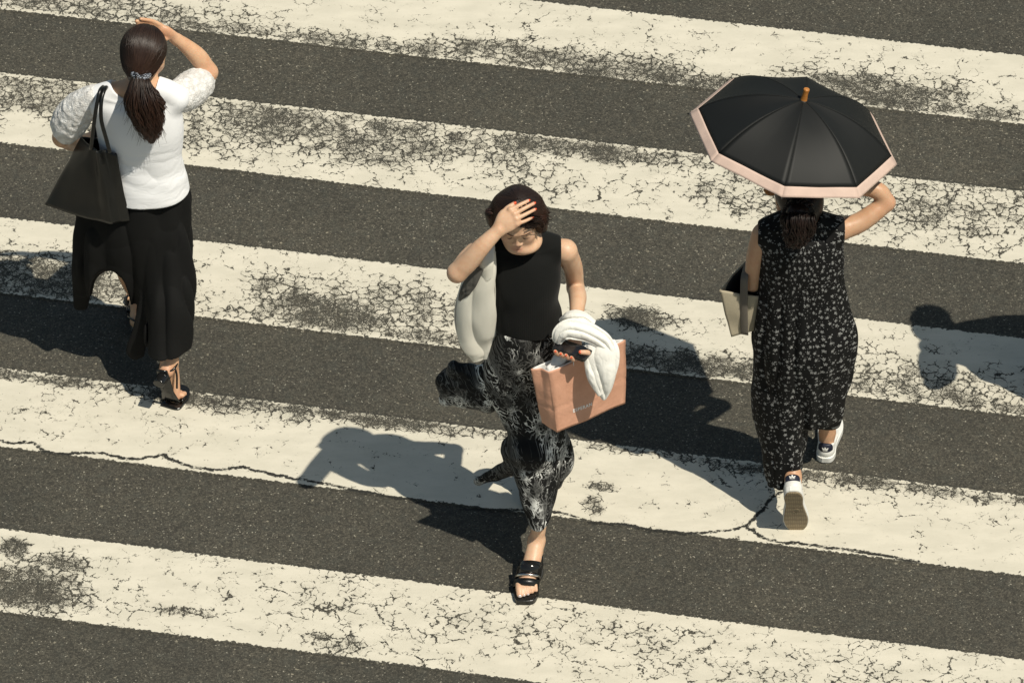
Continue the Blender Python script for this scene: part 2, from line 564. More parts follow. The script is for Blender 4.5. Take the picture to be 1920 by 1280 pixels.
def make_paint_mat():
    n = NB('worn_road_paint')
    pos = n.node('ShaderNodeNewGeometry').outputs['Position']
    ca, ha = asphalt_nodes(n, pos)
    wear = n.attr('wear'); crk = n.attr('crack'); edge = n.attr('edge')
    # fine grain loss, worst where the stripe is worn
    f1 = n.noise(n.vmath('MULTIPLY', pos, (0.8, 1.0, 1.0)), 95, 4, 0.65)
    f2 = n.noise(pos, 28, 4, 0.6, 0.6)
    f3 = n.noise(pos, 9, 3, 0.6)
    f0 = n.noise(pos, 200, 3, 0.6)
    g = n.math('ADD', n.math('ADD', n.math('MULTIPLY', f1, 0.36), n.math('MULTIPLY', f0, 0.30)), n.math('ADD', n.math('MULTIPLY', f2, 0.22), n.math('MULTIPLY', f3, 0.12)))
    th = n.math('ADD', 0.365, n.math('MULTIPLY', wear, 0.085))
    loss0 = n.ramp(n.math('SUBTRACT', g, th), -0.008, 0.008, 1.0, 0.0)
    # patches with a hard torn outline; inside them only crumbs of paint survive
    fm = n.noise(pos, 13, 7, 0.72, 0.3)
    m = n.math('ADD', wear, n.math('MULTIPLY', n.math('SUBTRACT', fm, 0.5), 2.3))
    region = n.ramp(m, 0.50, 0.56)
    sp = n.math('ADD', n.math('MULTIPLY', n.noise(pos, 250, 3, 0.75), 0.72), n.math('MULTIPLY', n.noise(pos, 110, 2, 0.6), 0.28))
    core = n.ramp(m, 0.5, 1.25)
    speck = n.ramp(n.math('SUBTRACT', sp, n.math('ADD', 0.485, n.math('MULTIPLY', core, 0.12))), -0.012, 0.012, 1.0, 0.0)
    loss = n.math('MAXIMUM', loss0, n.math('MULTIPLY', region, speck))
    near = n.ramp(m, 0.10, 0.50)
    # polygonal cracks, two sizes, broken up by noise
    warp = n.vmath('ADD', pos, n.vmath('SCALE', n.noise(pos, 11, 5, 0.65, color=True), s=0.13))
    warp2 = n.vmath('ADD', pos, n.vmath('SCALE', n.noise(pos, 30, 4, 0.6, color=True), s=0.06))
    e1 = n.vor(warp, 7.5, 'DISTANCE_TO_EDGE', '2D').outputs['Distance']
    e2 = n.vor(warp2, 25, 'DISTANCE_TO_EDGE', '2D').outputs['Distance']
    crk = n.math('MULTIPLY', crk, n.ramp(n.noise(n.vmath('ADD', pos, (7.7, 1.3, 0)), 2.6, 3, .6), 0.36, 0.60, .30, 1.12))
    b1 = n.ramp(n.noise(pos, 8, 4, .6), 0.43, 0.72)
    b2 = n.ramp(n.noise(n.vmath('ADD', pos, (3.1, 1.7, 0)), 10, 4, .6), 0.47, 0.74)
    j = n.math('MULTIPLY', n.math('SUBTRACT', f1, 0.5), 0.17)
    w1 = n.math('MULTIPLY', n.math('MULTIPLY', crk, b1), 0.052)
    w2 = n.math('MAXIMUM', n.math('MULTIPLY', n.math('MULTIPLY', crk, b2), 0.090), n.math('MULTIPLY', near, 0.085))
    k1 = n.ramp(n.math('SUBTRACT', n.math('ADD', e1, j), w1), -0.004, 0.008, 1.0, 0.0)
    k2 = n.ramp(n.math('SUBTRACT', n.math('ADD', e2, n.math('MULTIPLY', j, 1.6)), w2), -0.01, 0.015, 1.0, 0.0)
    k1 = n.math('MULTIPLY', k1, n.ramp(w1, 0.002, 0.010)); k2 = n.math('MULTIPLY', k2, n.ramp(w2, 0.004, 0.02))
    # ragged long edges
    er = n.ramp(n.math('SUBTRACT', edge, n.math('MULTIPLY', n.math('SUBTRACT', n.noise(pos, 70, 3), 0.36), 0.035)), 0.0, 0.002, 1.0, 0.0)
    big = big_crack(n, pos)
    hole = n.math('MAXIMUM', n.math('MAXIMUM', loss, er), n.math('MAXIMUM', n.math('MAXIMUM', k1, k2), big))
    dirt = n.noise(n.vmath('MULTIPLY', pos, (1.0, 2.5, 1.0)), 5, 5, 0.62)
    cp = n.mix(n.ramp(dirt, 0.3, 0.72), (0.565, 0.528, 0.432), (0.650, 0.605, 0.500))
    cp = n.mix(n.math('MULTIPLY', n.ramp(n.noise(pos, 140, 2), 0.55, 0.75), 0.25), cp, (0.50, 0.465, 0.35))
    grey = n.math('MULTIPLY', n.math('MULTIPLY', near, n.ramp(n.noise(pos, 190, 3, .7), .40, .60)), .42)
    cp = n.mix(grey, cp, (0.27, 0.25, 0.195))
    soft = n.math('MULTIPLY', n.ramp(n.math('SUBTRACT', g, th), 0.0, 0.06, 1.0, 0.0), 0.18)
    cp = n.mix(soft, cp, (0.36, 0.33, 0.24))
    c = n.mix(n.math('MULTIPLY', big, 0.8), n.mix(hole, cp, ca), (0.010, 0.010, 0.008))
    h = n.math('ADD', n.math('MULTIPLY', n.math('SUBTRACT', 1.0, hole), 0.6), n.math('MULTIPLY', ha, n.mix_val(hole, 0.12, 1.0)))
    h = n.math('SUBTRACT', h, n.math('MULTIPLY', big, 2.5))
    return n.done(c, n.mix_val(hole, 0.62, 0.85), n.bump(h, 0.5, 0.003))


def _mv(self, f, a, b):
    return self.math('ADD', self.math('MULTIPLY', f, b - a), a)
NB.mix_val = _mv

CRACKS = [[(-150, 812), (0, 828), (60, 832), (82, 846), (125, 852), (180, 850), (250, 862), (300, 854), (332, 868), (385, 880), (425, 881),
           (455, 877), (520, 892), (600, 906), (700, 926), (800, 947), (900, 957), (980, 958), (1060, 964), (1110, 980), (1180, 986),
           (1225, 996), (1300, 1000), (1375, 994), (1402, 984), (1430, 955), (1446, 935), (1470, 918)],
          [(1400, 988), (1425, 1005), (1460, 1018), (1530, 1024), (1640, 1040), (1720, 1052)]]
CW = []
for poly in CRACKS:
    P = np.array([atZ(x, y)[:2] for x, y in poly])
    S = catmull(np.hstack([P, np.zeros((len(P), 1))]), 5)[:, :2]
    S += rng.normal(0, 0.0035, S.shape)
    CW.append(S)


def crack_dist(P):
    D = np.full(len(P), 1.0)
    for S in CW:
        for a, b in zip(S[:-1], S[1:]):
            e = b - a
            t = np.clip(((P - a) @ e) / (e @ e + 1e-12), 0, 1)
            D = np.minimum(D, np.linalg.norm(P - a - t[:, None] * e, axis=1))
    return np.minimum(D, 0.2)


ROAD = make_road_mat()
PAINT = make_paint_mat()

# stripe edges: the y of each edge at x = 0 and x = 1860 of the picture, turned into ground lines
EDG = {1: ((0, -109), (1860, 99)), 2: ((0, 19), (1860, 228)), 3: ((0, 137), (1860, 353)), 4: ((0, 269), (1860, 489)),
       5: ((0, 408), (1860, 628)), 6: ((0, 550), (1860, 775)), 7: ((0, 690), (1860, 923)), 8: ((0, 838), (1860, 1073)),
       9: ((0, 991), (1860, 1229)), 10: ((0, 1147), (1860, 1392))}
G = lambda x, y: atZ(x, y)[:2]
# wear spots per stripe: (x px, position across 0 top .. 1 bottom, size x px, size across, amount)
WEAR = {
    0: [(60, .9, 330, .35, .62), (420, 1.0, 260, .2, .7), (700, 1.0, 300, .2, .75), (980, .85, 230, .22, .72), (1180, .95, 170, .28, .85),
        (1350, .98, 180, .18, .85), (1680, .8, 170, .28, .85), (1850, .95, 140, .2, .6)],
    1: [(60, .25, 150, .35, .66), (330, .45, 220, .35, .50), (470, .25, 110, .3, .82), (700, .35, 170, .35, .72), (640, .1, 220, .12, .7), (900, .18, 120, .15, .62),
        (1080, .12, 210, .14, .92), (1000, .6, 70, .3, .45), (950, .42, 60, .15, .6), (1280, .12, 120, .14, .6), (1400, .5, 110, .3, .55), (1750, .35, 230, .4, .55)],
    2: [(60, .75, 150, .28, .86), (240, .8, 140, .25, .5), (620, .75, 110, .24, .98), (560, .45, 90, .2, .5), (760, .55, 130, .3, .62), (420, .95, 120, .12, .5), (850, .9, 180, .12, .7),
        (1200, .34, 62, .12, 1.0), (1300, .85, 170, .16, .92), (1700, .75, 170, .25, .6), (1870, .95, 110, .14, .7)],
    3: [(800, .60, 2000, .5, -.10), (120, .05, 200, .10, .85), (420, .05, 200, .14, .92), (700, .03, 200, .12, .95), (900, .06, 120, .08, .6), (1180, .02, 160, .06, .75), (1600, .06, 260, .10, .85), (1860, .03, 160, .08, .7),
        (1118, .56, 26, .05, .9), (1108, .80, 20, .10, .85), (1250, .04, 200, .06, .6), (200, .55, 300, .2, .12)],
    4: [(75, .68, 120, .24, 1.05), (60, .22, 30, .12, .9), (150, .33, 50, .10, .85), (385, .72, 60, .06, .6), (640, .85, 60, .12, .6), (620, .2, 60, .2, .3), (900, .4, 400, .3, .22), (1500, .5, 500, .4, .2)],
}
CRK = {
    0: [(1050, .45, 170, .3, 1.0), (1240, .35, 120, .3, .9), (1720, .5, 220, .4, .8), (600, .5, 300, .4, .25), (300, .5, 300, .3, .3)],
    1: [(150, .6, 220, .4, .8), (640, .6, 260, .4, .8), (1100, .6, 330, .4, .75), (1500, .5, 200, .5, .9), (1780, .5, 240, .5, 1.1)],
    2: [(100, .4, 150, .5, .7), (480, .35, 200, .5, .65), (760, .5, 160, .5, .7), (1250, .45, 220, .3, .35), (1700, .6, 250, .45, 1.1)],
    3: [(250, .4, 300, .3, .38), (500, .3, 160, .3, .35), (900, .3, 250, .3, .25), (1500, .2, 260, .25, .6), (1400, .7, 150, .3, .3), (1800, .4, 200, .4, .35)],
    4: [(400, .5, 300, .5, .75), (750, .5, 300, .5, .95), (1150, .5, 300, .5, 1.0), (1600, .5, 400, .5, .95)],
}


def gsum(L, x, v):
    o = np.zeros_like(x)
    for cx, cv, sx, sv, a in L:
        q = ((x - cx) / sx) ** 2 + ((v - cv) / sv) ** 2
        o = np.maximum(o, a * np.exp(-q ** 1.5 * 0.55))
    return o


def grid_faces(nu, nv):
    i = np.arange(nu - 1)[:, None]; j = np.arange(nv - 1)[None, :]
    a = i * nv + j
    return np.stack([a, a + nv, a + nv + 1, a + 1], 2).reshape(-1, 4)


def extend(a, b, x):
    t = (x - a[0]) / (b[0] - a[0])
    return a + (b - a) * t


def stripe(si, T, B, x0=-7.0, x1=7.0, fine=(-2.15, 2.15)):
    """T, B: ground lines (two points each) of the far and near edge"""
    xs = np.concatenate([np.linspace(x0, fine[0], 90, endpoint=False), np.arange(fine[0], fine[1], 0.008), np.linspace(fine[1], x1, 90)])
    nv = 46
    vs = np.concatenate([[-0.022], np.linspace(-0.02, 1.015, nv - 2), [1.017]])
    top = np.array([extend(T[0], T[1], x) for x in xs]); bot = np.array([extend(B[0], B[1], x) for x in xs])
    Pt = top[:, None] * (1 - vs[None, :, None]) + bot[:, None] * vs[None, :, None]
    P = Pt.reshape(-1, 2)
    zz = np.full((len(xs), nv), 0.004); zz[:, 0] = zz[:, -1] = -0.004
    V = np.hstack([P, zz.reshape(-1, 1)])
    vv = np.tile(vs, len(xs))
    px = P[:, 0] * 494 + 960
    if si in WEAR:
        inside = np.exp(-np.maximum(0, np.abs(px - 960) - 1000) / 200)
        wr = gsum(WEAR[si], px, vv) * inside + (1 - inside) * (0.35 + 0.35 * noise3(P[:, 0], P[:, 1], 0 * P[:, 0], 1.1, 3))
        ck = gsum(CRK[si], px, vv) * inside + (1 - inside) * 0.6
    else:
        wr = 0.35 + 0.4 * noise3(P[:, 0], P[:, 1], 0 * P[:, 0], 1.1, si + 5); ck = 0.7 + 0 * wr
    wr = wr + 0.16 * noise3(P[:, 0], P[:, 1], 0 * P[:, 0], 7, 2) * (wr > 0.1) + 0.08 * noise3(P[:, 0], P[:, 1], 0 * P[:, 0], 18, 4)
    wd = np.linalg.norm(T[0] - B[0])
    edge = np.minimum(vv, 1 - vv) * wd + 0.004
    # the outermost rim of paint survives where the inside is worn
    wr = wr - 0.35 * np.exp(-(edge / 0.018) ** 2) * (wr > 0.4)
    F = grid_faces(len(xs), nv)[:, ::-1]
    o = mesh_obj('crosswalk_stripe', V, F, PAINT, None, True,
                 attrs={'wear': np.clip(wr, 0, 1.2), 'crack': ck, 'edge': edge, 'crackdist': crack_dist(P)})
    o['kind'] = 'structure'
    return o


lines = {k: np.array([G(*a), G(*b)]) for k, (a, b) in EDG.items()}
for i in range(5):
    stripe(i, lines[2 * i + 1], lines[2 * i + 2])
step = (lines[9] - lines[1]) / 4
for j in (-3, -2, -1):
    stripe(20 + j, lines[1] + step * j, lines[2] + step * j, fine=(-2.15, -2.1))
for j in (1, 2, 3):
    stripe(20 + j, lines[9] + step * j, lines[10] + step * j, fine=(-2.15, -2.1))

# road sheet: fine in the middle (it carries the crack), coarse out to the horizon
xs = np.concatenate([[-150, -60, -20, -8, -4], np.arange(-2.2, 2.21, 0.02), [4, 8, 20, 60, 150]])
ys = np.concatenate([[-150, -60, -20, -8, -4], np.arange(-2.4, 2.61, 0.02), [4, 8, 20, 60, 150]])
XX, YY = np.meshgrid(xs, ys, indexing='ij')
P = np.stack([XX.ravel(), YY.ravel()], 1)
o = mesh_obj('road', np.hstack([P, np.zeros((len(P), 1))]), grid_faces(len(xs), len(ys)), ROAD, None, True, attrs={'crackdist': crack_dist(P)})
o['kind'] = 'structure'
# ------------------------------------------------------------------ shared materials for people
def skin_mat(name, base, tint=(0.62, 0.27, 0.19)):
    n = NB(name)
    o = n.obj()
    c = n.mix(n.ramp(n.noise(o, 22, 4), 0.35, 0.7), base, tuple(b * k for b, k in zip(base, (0.93, 0.86, 0.82))))
    c = n.mix(n.math('MULTIPLY', n.ramp(n.noise(o, 75, 4, .65), .48, .68), .30), c, (base[0] * .95, base[1] * .72, base[2] * .66))
    c = n.mix(n.math('MULTIPLY', n.ramp(n.noise(o, 190, 2), .64, .72), .30), c, (base[0] * .72, base[1] * .62, base[2] * .55))
    c = n.mix(n.math('MULTIPLY', n.attr('blush'), 0.75), c, tint)
    c = n.mix(n.attr('dark'), c, (0.10, 0.035, 0.025))
    n.b.inputs['Subsurface Radius'].default_value = (1.0, 0.35, 0.15)
    n.b.inputs['Subsurface Scale'].default_value = 0.008
    hb_ = n.math('ADD', n.math('MULTIPLY', n.noise(o, 420, 3), .35), n.noise(n.vmath('MULTIPLY', o, (1, 1, .5)), 48, 3))
    return n.done(c, 0.44, n.bump(hb_, 0.22, 0.003), Subsurface_Weight=0.12, Specular_IOR_Level=0.4)


def cloth_mat(name, color, rough=0.85, weave=900, wb=0.25, fold=0.0, sheen=0.0, **kw):
    n = NB(name)
    o = n.obj()
    wv = n.noise(o, weave, 2)
    big = n.noise(o, 14, 3)
    c = n.mix(n.ramp(big, 0.3, 0.7), tuple(v * 0.92 for v in color), tuple(min(1, v * 1.06) for v in color))
    h = wv
    if fold:
        f = n.noise(n.vmath('MULTIPLY', o, (1.0, 1.0, 0.45)), 26, 3, 0.5, 0.4)
        f = n.math('ADD', n.ramp(n.math('ABSOLUTE', n.math('SUBTRACT', f, .5)), 0, .10), n.math('MULTIPLY', n.noise(o, 60, 3), .5))
        h = n.math('ADD', n.math('MULTIPLY', wv, 0.05), n.math('MULTIPLY', f, fold))
    return n.done(c, rough, n.bump(h, wb, 0.004 if fold else 0.001), Sheen_Weight=sheen, **kw)


def hair_mat(name, a, b, c_tip=None):
    n = NB(name)
    o = n.obj()
    c = n.mix(n.attr('rnd'), a, b)
    if c_tip:
        c = n.mix(n.attr('tip'), c, c_tip)
    return n.done(c, 0.42, None, Specular_IOR_Level=0.35)


SKIN_L = skin_mat('warm_skin', (0.63, 0.39, 0.24))
SKIN_M = skin_mat('fair_skin', (0.645, 0.425, 0.280))
SKIN_R = skin_mat('tanned_skin', (0.55, 0.335, 0.205))
HAIR_L = hair_mat('dark_brown_hair', (0.010, 0.0055, 0.004), (0.035, 0.018, 0.011), (0.060, 0.026, 0.016))
HAIR_M = hair_mat('auburn_brown_hair', (0.008, 0.0048, 0.004), (0.024, 0.013, 0.009), (0.062, 0.024, 0.014))
HAIR_R = hair_mat('near_black_hair', (0.007, 0.005, 0.004), (0.022, 0.012, 0.009), (0.030, 0.014, 0.010))
BLACK_LEATHER = simple('black_leather', (0.0065, 0.0068, 0.0062), 0.34, 300, 0.3, 0.0012, 0.3)
PATENT = simple('glossy_black_leather', (0.010, 0.010, 0.010), 0.12, 90, 0.05, 0.0008, 0.2)
NAIL = simple('coral_nail_varnish', (0.72, 0.10, 0.035), 0.15, 200, 0.02, 0.0005, 0.05)
TOE = simple('pearl_nail_varnish', (0.60, 0.50, 0.47), 0.12, 200, 0.02, 0.0005, 0.05)


def frame(fwd_yaw, pitch, roll=0.0):
    """head axes as columns: right, forward, up.  yaw 0 looks along -y (to the camera), pitch > 0 nods down"""
    f = Vector((math.sin(fwd_yaw), -math.cos(fwd_yaw), 0))
    r = Vector((math.cos(fwd_yaw), math.sin(fwd_yaw), 0))
    M = Matrix.Rotation(-pitch, 3, r)
    M = Matrix.Rotation(roll, 3, f) @ M
    f2, r2, u2 = M @ f, M @ r, M @ Vector((0, 0, 1))
    if f2.z > 0 and pitch > 0.01:
        M = Matrix.Rotation(pitch, 3, r); f2, r2, u2 = M @ f, M @ r, M @ Vector((0, 0, 1))
    return np.array([list(r2), list(f2), list(u2)]).T


def ridges(ax=(1, 1, .15), s=12, amp=.012, seed=0, pw=2.0):
    """soft cloth folds: rounded ridges with narrow valleys"""
    def f(X, Y, Z):
        n_ = noise3(X * ax[0], Y * ax[1], Z * ax[2], s, seed)
        return amp * (np.abs(n_) ** .7 * -1 + .45)
    return f


def plus(*fs):
    return lambda X, Y, Z: sum(f(X, Y, Z) for f in fs)


def sculpt_head(F, c, M, s=1.0, detail=True):
    c = np.asarray(c, float)
    W = lambda x, f, u: c + M @ (np.array([x, f, u]) * s)
    F.ell(W(0, -0.006, 0.032), np.array([.0735, .092, .080]) * s, M, 0.02)
    F.ell(W(0, 0.030, -0.025), np.array([.0585, .058, .078]) * s, M, 0.03)
    F.ell(W(0, 0.062, -0.090), np.array([.024, .020, .018]) * s, M, 0.035)
    for sx in (-1, 1):
        F.chain([[*W(sx * .056, .005, -.045), .014 * s], [*W(sx * .042, .040, -.080), .013 * s], [*W(sx * .015, .066, -.097), .012 * s]], 0.03)
        F.ell(W(sx * .066, -.002, .0), np.array([.006, .014, .026]) * s, M, 0.008)
        F.ell(W(sx * .074, -.006, -.002), np.array([.006, .017, .030]) * s, M, 0.008)
    if detail:
        for sx in (-1, 1):
            F.ell(W(sx * .031, .097, .004), np.array([.017, .014, .012]) * s, M, 0.014, 'sub')
            F.ell(W(sx * .031, .074, .002), np.array([.0145, .0140, .0130]) * s, M, 0.003)
            F.chain([[*W(sx * .012, .086, .020), .007 * s], [*W(sx * .030, .084, .024), .007 * s], [*W(sx * .048, .070, .019), .006 * s]], 0.014)
            F.ell(W(sx * .038, .060, -.032), np.array([.022, .020, .024]) * s, M, 0.03)
            F.ell(W(sx * .0125, .092, -.037), np.array([.0080, .0095, .0070]) * s, M, 0.006)
        F.chain([[*W(0, .084, .012), .0070 * s], [*W(0, .092, -.012), .0074 * s], [*W(0, .0985, -.030), .0095 * s]], 0.010)
        for sx in (-1, 1):
            F.ell(W(sx * .006, .102, -.043), np.array([.0035, .0050, .0035]) * s, M, 0.003, 'sub')
        F.chain([[*W(-.022, .074, -.069), .0035 * s], [*W(-.008, .0895, -.0610), .0062 * s], [*W(0, .0900, -.0625), .0058 * s], [*W(.008, .0895, -.0610), .0062 * s], [*W(.022, .074, -.069), .0035 * s]], 0.008)
        F.chain([[*W(-.019, .074, -.071), .0035 * s], [*W(0, .0875, -.0735), .0078 * s], [*W(.019, .074, -.071), .0035 * s]], 0.006)
        F.chain([[*W(-.021, .079, -.0700), .0015 * s], [*W(0, .0960, -.0672), .0018 * s], [*W(.021, .079, -.0700), .0015 * s]], 0.003, mode='sub')
    return W


def finger(F, pts, r0, r1, k=0.004):
    n = len(pts)
    F.chain([[*p, r0 + (r1 - r0) * i / (n - 1)] for i, p in enumerate(pts)], k, 4)


def strands(name, paths, mat, parent, sides=4):
    """paths: arrays x y z r; one mesh of hair locks with a random value per lock and a tip value"""
    VV, FF, n0, rn, tp = [], [], 0, [], []
    th = np.arange(sides) * 2 * math.pi / sides
    for P in paths:
        P = np.asarray(P, float)
        T = np.gradient(P[:, :3], axis=0); T /= np.linalg.norm(T, axis=1)[:, None] + 1e-12
        ref = np.array([0.3, 0.2, 0.93])
        A = np.cross(T, ref); A /= np.linalg.norm(A, axis=1)[:, None] + 1e-9
        B = np.cross(T, A)
        ring = P[:, None, :3] + P[:, None, 3:4] * (A[:, None] * np.cos(th)[None, :, None] + B[:, None] * np.sin(th)[None, :, None])
        m = len(P)
        VV.append(ring.reshape(-1, 3))
        i = np.arange(m - 1)[:, None] * sides; j = np.arange(sides)[None, :]; j2 = (j + 1) % sides
        FF.append(np.stack([i + j, i + sides + j, i + sides + j2, i + j2], 2).reshape(-1, 4) + n0)
        rn += [rng.rand() ** 1.3] * (m * sides)
        tp += list(np.repeat(np.linspace(0, 1, m) ** 2, sides))
        n0 += m * sides
    return mesh_obj(name, np.vstack(VV), np.vstack(FF), mat, parent, attrs={'rnd': np.array(rn), 'tip': np.array(tp)})


def pony(rows, N, wav=0.006, rad=0.0022, spread=1.0, jitter_len=0.35):
    """locks that follow a centre line whose rows are x y z r"""
    C = catmull(rows, 6)
    m = len(C)
    T = np.gradient(C[:, :3], axis=0); T /= np.linalg.norm(T, axis=1)[:, None]
    A = np.cross(T, [0, 1.0, 0.2]); A /= np.linalg.norm(A, axis=1)[:, None]
    B = np.cross(T, A)
    out = []
    for _ in range(N):
        rr = math.sqrt(rng.rand()) * spread; a = rng.rand() * 6.283
        end = m - int(rng.rand() * jitter_len * m)
        end = max(end, 5)
        t = np.linspace(0, 1, m)
        ph = rng.rand(4) * 6.283
        ox = rr * math.cos(a) * C[:, 3] + wav * t * np.sin(t * 9 + ph[0]) + wav * 0.4 * t * np.sin(t * 23 + ph[1])
        oy = rr * math.sin(a) * C[:, 3] + wav * t * np.sin(t * 8 + ph[2])
        P = C[:, :3] + A * ox[:, None] + B * oy[:, None]
        r = rad * (0.7 + 0.6 * rng.rand()) * np.clip(1.25 - t * m / end, 0.15, 1) ** 0.6
        out.append(np.hstack([P, r[:, None]])[:end])
    return out


def drape(name, path, widths, arch, mat, parent=None, nf=3.0, amp=.006, seed=0, nrm=None, nu=46, nv=120, th=.0016, asym=0.0, gather=None):
    """a gathered length of cloth: a sheet swept along path, pleated across its width, arched towards nrm"""
    n0 = np.asarray(nrm if nrm is not None else -FW, float)
    Q = np.hstack([np.asarray(path, float), np.asarray(widths, float)[:, None], np.asarray(arch, float)[:, None]])
    C = catmull(Q, max(2, nv // (len(path) - 1)))
    T = np.gradient(C[:, :3], axis=0); T /= np.linalg.norm(T, axis=1)[:, None]
    Nn = n0 - T * (T @ n0)[:, None]; Nn /= np.linalg.norm(Nn, axis=1)[:, None]
    A = np.cross(T, Nn)
    s = np.linspace(-1, 1, nu)
    t = np.linspace(0, 1, len(C))
    V = np.zeros((len(C), nu, 3))
    ph = noise3(t * 3 + seed, t * 0, t * 0 + .5, 1.0, seed) * 1.6
    for i in range(len(C)):
        w_, a_ = C[i, 3] / 2, C[i, 4]
        q = s + .16 * noise3(s * 1.3, t[i] * 2.0 + 0 * s, 0 * s + seed, 1.5, seed)
        z = a_ * (1 - np.abs(s) ** 2.4)
        fold = np.abs(np.sin(q * nf * 1.5708 + ph[i] + asym * t[i])) ** .65
        z = z + (fold - .6) * amp * (1.0 + .6 * noise3(s, t[i] * 4 + 0 * s, 0 * s, 1.2, seed + 2)) * min(1, C[i, 3] / .05)
        z = z + .0022 * noise3(s * 2, t[i] * 9 + 0 * s, 0 * s, 1.0, seed + 4)
        edge = 1 + .07 * noise3(0 * s + np.sign(s), t[i] * 5 + 0 * s, 0 * s, 1.0, seed + 5)
        V[i] = C[i, :3] + A[i] * (s * w_ * edge)[:, None] + Nn[i] * z[:, None]
    F = grid_faces(len(C), nu)
    o = mesh_obj(name, V.reshape(-1, 3), F, mat, parent)
    md = o.modifiers.new('thickness', 'SOLIDIFY'); md.thickness = th; md.offset = 0
    return o


class Fig:
    def __init__(self, Y):
        self.Y = Y
    def j(self, x, y, dy=0.0, r=None):
        p = atY(x, y, self.Y + dy)
        return p if r is None else [p[0], p[1], p[2], r]
    def rows(self, L):
        """py, xl, xr, dy, ry[, yaw] -> loft rows"""
        out = []
        for q in L:
            py, xl, xr, dy, ry = q[:5]
            p = self.j((xl + xr) / 2, py, dy)
            s = CF / ((p - CAM) @ FW)
            out.append([p[2], p[0], p[1], (xr - xl) / 2 / s, ry] + list(q[5:]))
        return out


def folds(ax=(1, 1, .3), s=16, amp=0.006, seed=0, s2=None, amp2=0.0):
    def f(X, Y, Z):
        d = amp * noise3(X * ax[0], Y * ax[1], Z * ax[2], s, seed)
        if s2:
            d = d + amp2 * noise3(X * ax[0], Y * ax[1], Z * ax[2], s2, seed + 3)
        return d
    return f


def shell_bag(name, top, bot, mat, parent, nper=14, nrow=22, bulge=0.0, noise=0.003, th=0.0035, ns=9, seed=0, round_=0.08, topfn=None, post=None):
    """an open bag: four top corners and four bottom corners in ring order, walls bulged and crumpled, with a floor"""
    top = [np.asarray(p, float) for p in top]; bot = [np.asarray(p, float) for p in bot]
    V = []
    per = nper * 4
    for r in range(nrow):
        t = r / (nrow - 1)
        c4 = [top[k] * (1 - t) + bot[k] * t for k in range(4)]
        cen = sum(c4) / 4
        for k in range(4):
            a, b = c4[k], c4[(k + 1) % 4]
            e = b - a; nrm = np.cross(e, bot[k] - top[k]); nrm = nrm / (np.linalg.norm(nrm) + 1e-9)
            if nrm @ ((a + b) / 2 - cen) < 0: nrm = -nrm
            for i in range(nper):
                s = i / nper
                p = a + e * s
                p = p + nrm * bulge * math.sin(math.pi * s) * math.sin(math.pi * min(1, t * 1.1 + 0.05))
                d = min(s, 1 - s)
                if d < round_:
                    p = p + (cen - p) * 0.05 * (1 - d / round_) ** 2
                if topfn: p = p + topfn(k, s, t, nrm, a, b)
                V.append(p)
    V = np.array(V)
    nn = noise * (noise3(V[:, 0], V[:, 1], V[:, 2], ns, seed) + 0.5 * noise3(V[:, 0], V[:, 1], V[:, 2], ns * 2.7, seed + 1))
    cen = V.mean(0)
    dr = V - cen; dr[:, 2] = 0; dr /= np.linalg.norm(dr, axis=1)[:, None]
    V = V + dr * nn[:, None]
    if post: V = post(V, per, nrow)
    F = []
    for r in range(nrow - 1):
        for i in range(per):
            k = (i + 1) % per
            F.append([r * per + i, (r + 1) * per + i, (r + 1) * per + k, r * per + k])
    base = (nrow - 1) * per
    V = np.vstack([V, V[base:].mean(0)])
    for i in range(per):
        F.append([base + i, len(V) - 1, base + (i + 1) % per])
    o = mesh_obj(name, V, F, mat, parent)
    md = o.modifiers.new('thickness', 'SOLIDIFY'); md.thickness = th; md.offset = -1
    return o


def skin_mesh(F, mat, parent, blush=(), dark=(), name='body'):
    V, Q = F.mesh(1)
    b = np.zeros(len(V)); d = np.zeros(len(V))
    for p, r, a in blush:
        b = np.maximum(b, a * np.exp(-(np.linalg.norm(V - np.asarray(p), axis=1) / r) ** 2))
    for p, r, a in dark:
        d = np.maximum(d, a * np.exp(-(np.linalg.norm(V - np.asarray(p), axis=1) / r) ** 2))
    return mesh_obj(name, V, Q, mat, parent, attrs={'blush': b, 'dark': d})


def sole_mesh(name, outline, M, c, th0, mat, parent, top=0.0, lift=None):
    """a shoe sole: outline points (x, f) extruded by th0 under the foot frame M at c; lift(f) bends it"""
    O = catmull([[*p, 0] for p in outline + [outline[0]]], 5)[:-1, :2]
    ctr = O.mean(0)
    n = len(O)
    V = []
    for lvl, sc in ((top, .965), (top - 0.002, 1.0), (top - th0 + .002, 1.0), (top - th0, .965)):
        for p in O:
            q = ctr + (p - ctr) * sc
            z = lvl + (lift(q[1]) if lift else 0)
            V.append(c + M @ np.array([q[0], q[1], z]))
    V += [c + M @ np.array([ctr[0], ctr[1], top + (lift(ctr[1]) if lift else 0)]), c + M @ np.array([ctr[0], ctr[1], top - th0 + (lift(ctr[1]) if lift else 0)])]
    F = []
    for l in range(3):
        for i in range(n):
            k = (i + 1) % n
            F.append([l * n + i, l * n + k, (l + 1) * n + k, (l + 1) * n + i])
    for i in range(n):
        F.append([(i + 1) % n, i, 4 * n]); F.append([3 * n + i, 3 * n + (i + 1) % n, 4 * n + 1])
    return mesh_obj(name, V, F, mat, parent, smooth=False)
